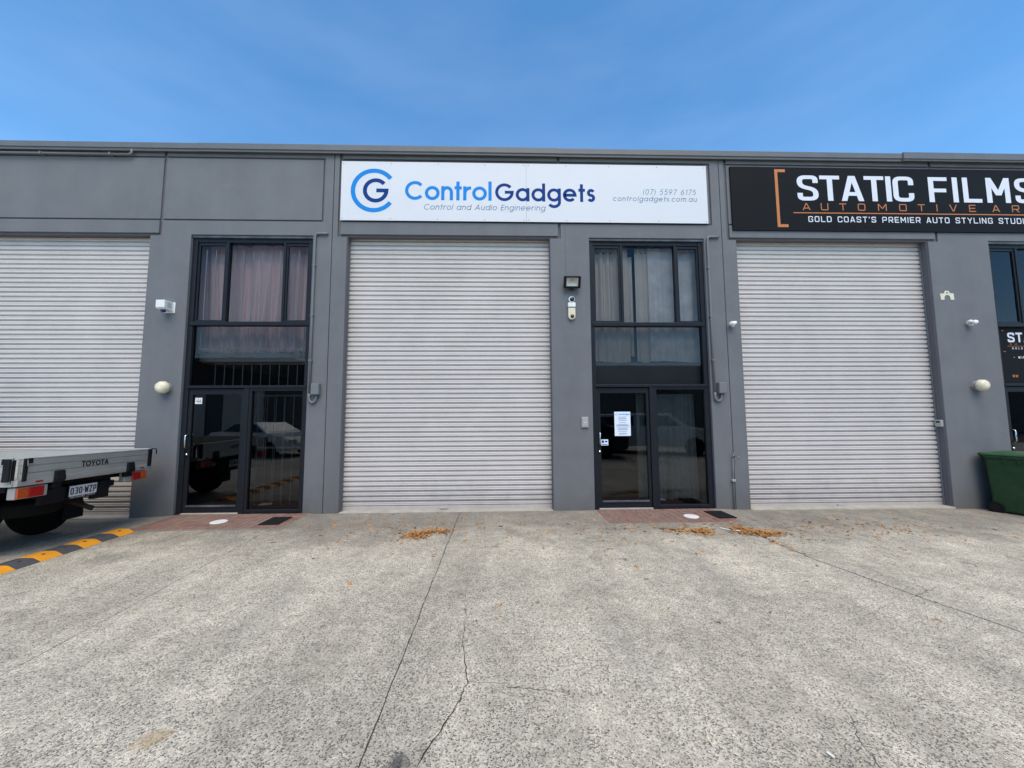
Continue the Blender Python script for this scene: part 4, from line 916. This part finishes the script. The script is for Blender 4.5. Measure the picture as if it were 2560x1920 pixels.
# corner latches
lt = MB().box(.0125, .03, .035, .075, .925, 1.18); lt.box(.0125, .026, .0755, .125, 1.125, 1.185); lt.build('corner_latch', M['blackm'], ut, bevel=.006)
lt = MB().box(-.10, -.035, -.05, -.0265, .93, 1.18); lt.box(-.125, -.1005, -.045, -.0265, 1.12, 1.185); lt.build('corner_latch', M['blackm'], ut, bevel=.006)
MB().tube([(.032, .058, 1.17), (.036, .062, 1.10)], .005, 6).build('latch_pin', M['chrome'], ut)
lt = MB().box(.0125, .03, TW - .10, TW - .035, .92, 1.185); lt.build('corner_latch', M['blackm'], ut, bevel=.006)
MB().tube([(.0, TW - .02, 1.19), (.03, TW + .03, 1.18), (.03, TW + .045, 1.12), (.03, TW + .045, 1.10)], .008, 6).build('latch_pin', M['blackm'], ut, smooth=True)
for s in (.435, 1.43):
    hg = MB(); hg.prism([(.0125, .87), (.0125, 1.01), (.03, 1.01), (.045, .93), (.05, .90), (.03, .865)], s - .06, s + .055, 'y'); hg.build('gate_hinge', M['blackm'], ut, bevel=.006)
    MB().box(-.05, .008, s - .05, s + .05, .80, .866).build('hinge_bracket', M['blackm'], ut, bevel=.005)
k = Ink(0); k.text('TOYOTA', 0, .375, 0, .072, .21)
k.mb.v = [Vector((.0135 - v.y, .70 + v.x, 1.0205 + v.z)) for v in k.mb.v]; k.build('lettering', M['black'], ut)
for (s0, s1, z0, z1, c0, rev) in ((.02, .35, .735, .85, .295, False), (1.395, 1.752, .735, .85, 1.5, True)):
    tl = MB().box(-.09, -.012, s0 - .008, s1, z0 - .008, z1 + .008).build('tail_light', M['lampgrey'], ut, bevel=.008)
    a, b = (s0, c0) if not rev else (c0, s1)
    m1 = a + (b - a) * .42 if not rev else b - (b - a) * .42
    if not rev:
        MB().box(-.0118, .008, a, m1 - .002, z0, z1).build('indicator_lens', M['amber'], tl, bevel=.006); MB().box(-.0118, .008, m1, b, z0, z1).build('brake_lens', M['red'], tl, bevel=.006)
    else:
        MB().box(-.0118, .008, a, m1 - .002, z0, z1).build('brake_lens', M['red'], tl, bevel=.006); MB().box(-.0118, .008, m1, b, z0, z1).build('indicator_lens', M['amber'], tl, bevel=.006)
for s in (.18, 1.60): MB().box(.0145, .02, s, s + .078, .897, .917).build('reflector', M['red'], ut, bevel=.002)
# number plate
npb = MB().box(-.075, -.06, .655, 1.03, .612, .785).build('plate_bracket', M['black'], ut, bevel=.004)
npl = MB().box(-.0598, -.056, .66, 1.025, .645, .778).build('number_plate', M['plate'], ut, bevel=.002)
k = Ink(0); k.text('030*WZP', .012, .353, .022, .088, .17, sqf, W=.5); k.mb.v = [Vector((-.055 - v.y, .66 + v.x, .645 + v.z)) for v in k.mb.v]; k.build('lettering', M['maroon'], npl)
k = Ink(0); k.text('HINTERLAND TOYOTA', .02, .345, .008, .018, .2, sqf, W=.75); k.mb.v = [Vector((-.0585 - v.y, .66 + v.x, .614 + v.z)) for v in k.mb.v]; k.build('plate_surround_text', M['plate'], npl)
# chassis and running gear
for s in (.48, 1.27): MB().box(-4.6, -.16, s, s + .08, .66, .80).build('chassis_rail', M['blackm'], ut, bevel=.006)
for x in (-.22, -.95, -1.7, -2.3): MB().box(x, x + .06, .06, TW - .06, .802, .884).build('cross_member', M['blackm'], ut, bevel=.004)
MB().box(-.14, -.09, .36, .66, .60, .78).build('tow_crossbar', M['blackm'], ut, bevel=.01)
MB().box(-.16, -.085, 1.03, 1.25, .55, .74).build('tow_bracket', M['blackm'], ut, bevel=.012)
MB().box(-.15, -.10, .50, 1.34, .69, .77).build('rear_crossbar', M['blackm'], ut, bevel=.01)
sp_ = MB(); sp_.lathe([(.12, -.09), (.30, -.10), (.36, -.06), (.36, .06), (.30, .10), (.12, .09)], 28, 'z', (-.70, .78, .52)); sp_.build('spare_wheel', M['tyre'], ut, bevel=.01)
MB().box(-.9, -.55, .02, .36, .46, .80).build('tool_box', M['blackm'], ut, bevel=.02)
AX = -1.22
MB().tube([(AX, .25, .33), (AX, 1.58, .36)], .05, 10).build('axle', M['blackm'], ut)
MB().lathe([(0, -.14), (.1, -.12), (.15, 0), (.1, .12), (0, .14)], 14, 'x', (AX, .9, .345)).build('differential', M['blackm'], ut, smooth=True)
def wheel(x, s, zc, r=.37, w=.115):
    t_ = MB().lathe([(r * .58, -w), (r * .8, -w * 1.02), (r * .96, -w * .85), (r, -w * .6), (r, w * .6), (r * .96, w * .85), (r * .8, w * 1.02), (r * .58, w)], 36, 'y', (x, s, zc)).build('wheel', M['tyre'], ut, bevel=.006)
    MB().lathe([(0, -w * .5), (r * .3, -w * .55), (r * .42, -w * .3), (r * .575, -w * .95), (r * .575, w * .95), (r * .42, w * .3), (r * .3, w * .55), (0, w * .5)], 30, 'y', (x, s, zc)).build('rim', M['rim'], t_)
zn, zf = -.038 + .37, -.006 + .37
for x in (AX, AX - 3.05): wheel(x, .29, zn); wheel(x, 1.54, zf)
for s in (.14, 1.40):
    mg = MB(); pts = [(AX + .45 * math.cos(R(a)), .34 + .45 * math.sin(R(a))) for a in range(8, 173, 12)]
    mg.prism(pts + [(AX + .43 * math.cos(R(a)), .34 + .43 * math.sin(R(a))) for a in range(172, 7, -12)], s, s + .29, 'y'); mg.build('mudguard', M['blackm'], ut)
    MB().box(AX + .44, AX + .452, s, s + .29, .20, .42).build('mud_flap', M['blackm'], ut)
MB().tube([(-1.6, 1.12, .55), (-.75, 1.12, .56), (-.42, 1.14, .50), (-.28, 1.17, .43), (-.22, 1.19, .40)], .033, 12, cap=False).build('exhaust_pipe', M['rust'], ut, smooth=True)
MB().box(-2.35, -1.75, .12, .46, .42, .78).build('fuel_tank', M['blackm'], ut, bevel=.03)
# headboard and cab
hb = MB(); hb.box(-TL - .05, -TL, .05, TW - .05, .94, 1.02); hb.box(-TL - .05, -TL, .05, .10, 1.02, 1.72); hb.box(-TL - .05, -TL, TW - .10, TW - .05, 1.02, 1.72); hb.box(-TL - .05, -TL, .10, TW - .10, 1.67, 1.72); hb.build('headboard', M['alu'], ut, bevel=.006)
side = [(-2.68, .55), (-2.68, 1.10), (-2.82, 1.70), (-3.05, 1.78), (-3.85, 1.76), (-4.55, 1.18), (-5.30, 1.02), (-5.42, .85), (-5.42, .45), (-4.72, .42), (-4.66, .62), (-4.45, .78), (-4.10, .78), (-3.88, .62), (-3.82, .42), (-2.75, .42)]
cb_ = MB(); n_ = len(side)
def cabw(z): return .06 if z < 1.12 else .06 + (z - 1.12) * .26
cb_.v = [Vector((p[0], cabw(p[1]), p[1])) for p in side] + [Vector((p[0], TW - cabw(p[1]), p[1])) for p in side]
cb_.f = [(i, (i + 1) % n_, n_ + (i + 1) % n_, n_ + i) for i in range(n_)] + [tuple(range(n_))[::-1], tuple(range(n_, 2 * n_))]
cab = cb_.build('cab', M['ute'], ut, bevel=.03, seg=3)
for q in (0, 1):
    g_ = MB(); g_.add([(x, (cabw(z) - .004) if q == 0 else TW - cabw(z) + .004, z) for x, z in ((-2.88, 1.2), (-2.98, 1.66), (-3.78, 1.66), (-4.32, 1.2))], [(0, 1, 2, 3)]); g_.build('side_window', M['carglass'], cab)
MB().add([(-2.715, .3, 1.2), (-2.715, TW - .3, 1.2), (-2.81, TW - .35, 1.62), (-2.81, .35, 1.62)], [(0, 1, 2, 3)]).build('rear_window', M['carglass'], cab)
MB().add([(-3.93, .3, 1.72), (-3.93, TW - .3, 1.72), (-4.54, TW - .18, 1.215), (-4.54, .18, 1.215)], [(0, 1, 2, 3)]).build('windscreen', M['carglass'], cab)
MB().box(-5.47, -5.40, .1, TW - .1, .42, .62).build('front_bumper', M['blackm'], ut, bevel=.02)
for s in (.14, TW - .44): MB().box(-5.44, -5.38, s, s + .3, .72, .88).build('headlight', M['lens'], ut, bevel=.02)

# ------------------------------------------------------------------ across the yard: what the door glass reflects
def parked(name, label, loc, rz, paint, prof, glass, W=.88, wb=(-1.3, 1.35), r=.33, group='cars across the yard, seen only as reflections'):
    c = empty(name, loc, rz); tag(c, label, 'car', group); mb = MB(); n = len(prof)
    ww = lambda z: W if z < .95 else W - (z - .95) * .30
    mb.v = [Vector((p[0], -ww(p[1]), p[1])) for p in prof] + [Vector((p[0], ww(p[1]), p[1])) for p in prof]
    mb.f = [(i, (i + 1) % n, n + (i + 1) % n, n + i) for i in range(n)] + [tuple(range(n))[::-1], tuple(range(n, 2 * n))]
    b = mb.build('body', M[paint], c, bevel=.05, seg=3)
    for poly in glass['side']:
        for s in (-1, 1): MB().add([(x, s * (ww(z) + .004), z) for x, z in poly], [tuple(range(len(poly)))]).build('side_window', M['carglass'], b)
    for (x0, z0, x1, z1), nm in zip(glass['ends'], ('windscreen', 'rear_window')):
        d = Vector((-(z1 - z0), 0, x1 - x0)).normalized() * .006; d = d if d.z > 0 else -d
        MB().add([Vector(p) + d for p in ((x0, -ww(z0) + .1, z0), (x0, ww(z0) - .1, z0), (x1, ww(z1) - .1, z1), (x1, -ww(z1) + .1, z1))], [(0, 1, 2, 3)]).build(nm, M['carglass'], b)
    for x in wb:
        for s in (-1, 1):
            t_ = MB().lathe([(r * .6, -.1), (r * .95, -.1), (r, -.06), (r, .06), (r * .95, .1), (r * .6, .1)], 26, 'y', (x, s * (W - .09), r)).build('wheel', M['tyre'], c)
            MB().lathe([(0, -.08), (r * .6, -.09), (r * .6, .09), (0, .08)], 20, 'y', (x, s * (W - .09), r)).build('rim', M['rim'], t_)
    xs_ = [p[0] for p in prof]
    for s in (-1, 1):
        MB().box(min(xs_) - .02, min(xs_) + .1, s * .62 - .14, s * .62 + .14, .62, .78).build('tail_light', M['red'], c, bevel=.02)
        MB().box(max(xs_) - .1, max(xs_) + .02, s * .6 - .16, s * .6 + .16, .58, .74).build('headlight', M['lens'], c, bevel=.02)
    return c
sed = [(-2.3, .35), (-2.32, .85), (-2.2, 1.0), (-1.55, 1.05), (-.85, 1.42), (.3, 1.44), (1.15, 1.0), (2.1, .85), (2.3, .6), (2.25, .3), (1.7, .25), (1.62, .5), (1.35, .62), (1.08, .5), (1.0, .25), (-.95, .25), (-1.03, .5), (-1.3, .62), (-1.57, .5), (-1.65, .25)]
parked('parked_sedan', 'white sedan reflected in the left shopfront glass', (-10.4, -10.2, -.05), R(20), 'ute', sed, dict(side=[[(-1.45, 1.04), (-.85, 1.36), (-.3, 1.38), (-.3, 1.03)], [(-.22, 1.03), (-.22, 1.38), (.28, 1.37), (.95, 1.03)]], ends=[(.35, 1.40, 1.1, 1.02), (-.9, 1.40, -1.5, 1.07)]))
utp = [(-2.6, .45), (-2.6, 1.1), (-2.5, 1.12), (-2.35, 1.72), (-.4, 1.74), (.75, 1.72), (1.35, 1.18), (2.35, 1.02), (2.5, .8), (2.5, .4), (2.0, .35), (1.9, .62), (1.6, .75), (1.3, .62), (1.2, .35), (-1.05, .35), (-1.15, .62), (-1.45, .75), (-1.75, .62), (-1.85, .35)]
parked('parked_ute', 'white ute with canopy reflected in the middle shopfront glass', (6.7, -9.8, -.05), R(24), 'ute', utp, dict(side=[[(-2.3, 1.2), (-2.25, 1.6), (-.75, 1.62), (-.75, 1.2)], [(-.5, 1.2), (-.5, 1.64), (.15, 1.64), (.15, 1.2)], [(.22, 1.2), (.22, 1.64), (.65, 1.62), (1.15, 1.2)]], ends=[(.8, 1.68, 1.32, 1.22), (-2.36, 1.66, -2.49, 1.2)]), r=.37, wb=(-1.45, 1.6))
vnp = [(-2.4, .4), (-2.4, 1.85), (-2.2, 1.95), (.9, 1.95), (1.7, 1.25), (2.35, 1.05), (2.45, .75), (2.4, .35), (1.95, .3), (1.85, .55), (1.55, .68), (1.25, .55), (1.15, .3), (-1.0, .3), (-1.1, .55), (-1.4, .68), (-1.7, .55), (-1.8, .3)]
parked('parked_van', 'dark van reflected at the left side of the middle door glass', (2.5, -8.5, 0), R(10), 'navycar', vnp, dict(side=[[(.1, 1.2), (.1, 1.75), (.85, 1.75), (1.5, 1.25)]], ends=[(.98, 1.88, 1.66, 1.28), (-2.405, 1.75, -2.406, 1.2)]), r=.34, wb=(-1.4, 1.55))
ob = empty('opposite_building', (-24, -24, 0)); tag(ob, 'dark low building across the yard, reflected in the left shopfront glass', 'building')
MB().box(-46, 9, -6, 4, -.1, 5.4).build('wall', M['brickwall'], ob); MB().box(-46.3, 9.3, -6.3, 4.3, 5.4, 5.7).build('roof', M['cap'], ob)  # extra length added on the left to keep horizon glow out of reflections
for x in (-6, -2, 2, 6): d_ = MB().box(x - 1.4, x + 1.4, 4.0, 4.05, -.1, 3.6).build('roller_door', M['slat'], ob)
ob = empty('opposite_building', (16, -30, 0)); tag(ob, 'long dark building added across the yard to hide the horizon glow in the glass', 'building')
MB().box(-24, 64, -6, 4, -.1, 5.6).build('wall', M['brickwall'], ob); MB().box(-24.3, 64.3, -6.3, 4.3, 5.6, 5.9).build('roof', M['cap'], ob)  # added block, stops the bright horizon showing in the door glass
for x in (-20, -13, -6, 1, 8, 15): d_ = MB().box(x - 1.6, x + 1.6, 4.0, 4.05, -.1, 3.8).build('roller_door', M['cap'], ob)
def tree(label, loc, h, rad, n, seed):
    rr = random.Random(seed); t = empty('yard_tree', loc); tag(t, label, 'tree', 'trees across the yard, seen only as reflections'); mb = MB()
    mb.tube([(0, 0, 0), (.1, .05, h * .25), (.0, .1, h * .5)], [.22, .16, .1], 8)
    for i in range(6):
        a = rr.uniform(0, 6.28); mb.tube([(0, .08, h * .38), (math.cos(a) * rad * .4, math.sin(a) * rad * .4, h * .6), (math.cos(a) * rad * .75, math.sin(a) * rad * .75, h * rr.uniform(.65, .9))], [.09, .05, .02], 6)
    mb.build('trunk', M['bark'], t); lf = MB(); cl = [(rr.gauss(0, rad * .5), rr.gauss(0, rad * .5), h * rr.uniform(.5, .95)) for _ in range(16)]
    for i in range(n):
        c = rr.choice(cl); p = Vector((c[0] + rr.gauss(0, rad * .22), c[1] + rr.gauss(0, rad * .22), c[2] + rr.gauss(0, h * .07))); s = rr.uniform(.06, .16)
        lf.m = Matrix.Translation(p) @ Matrix.Rotation(rr.uniform(0, 6.28), 4, 'Z') @ Matrix.Rotation(rr.uniform(-1.2, 1.2), 4, 'X'); lf.add([(-s, 0, 0), (0, -s * .5, 0), (s, 0, 0), (0, s * .5, 0)], [(0, 1, 2, 3)])
    lf.build('crown', M['leaf2'], t, recalc=False)
tree('leafy tree reflected in the left middle pane', (-17.5, -27, -.1), 7.2, 3.0, 2200, 1)
tree('thin tree reflected beside the dark building', (-22.5, -30, -.1), 7.4, 2.4, 1000, 2)
tree('tree across the yard on the right, reflected in the right-hand windows', (24, -22, -.1), 8.5, 3.5, 2200, 3)
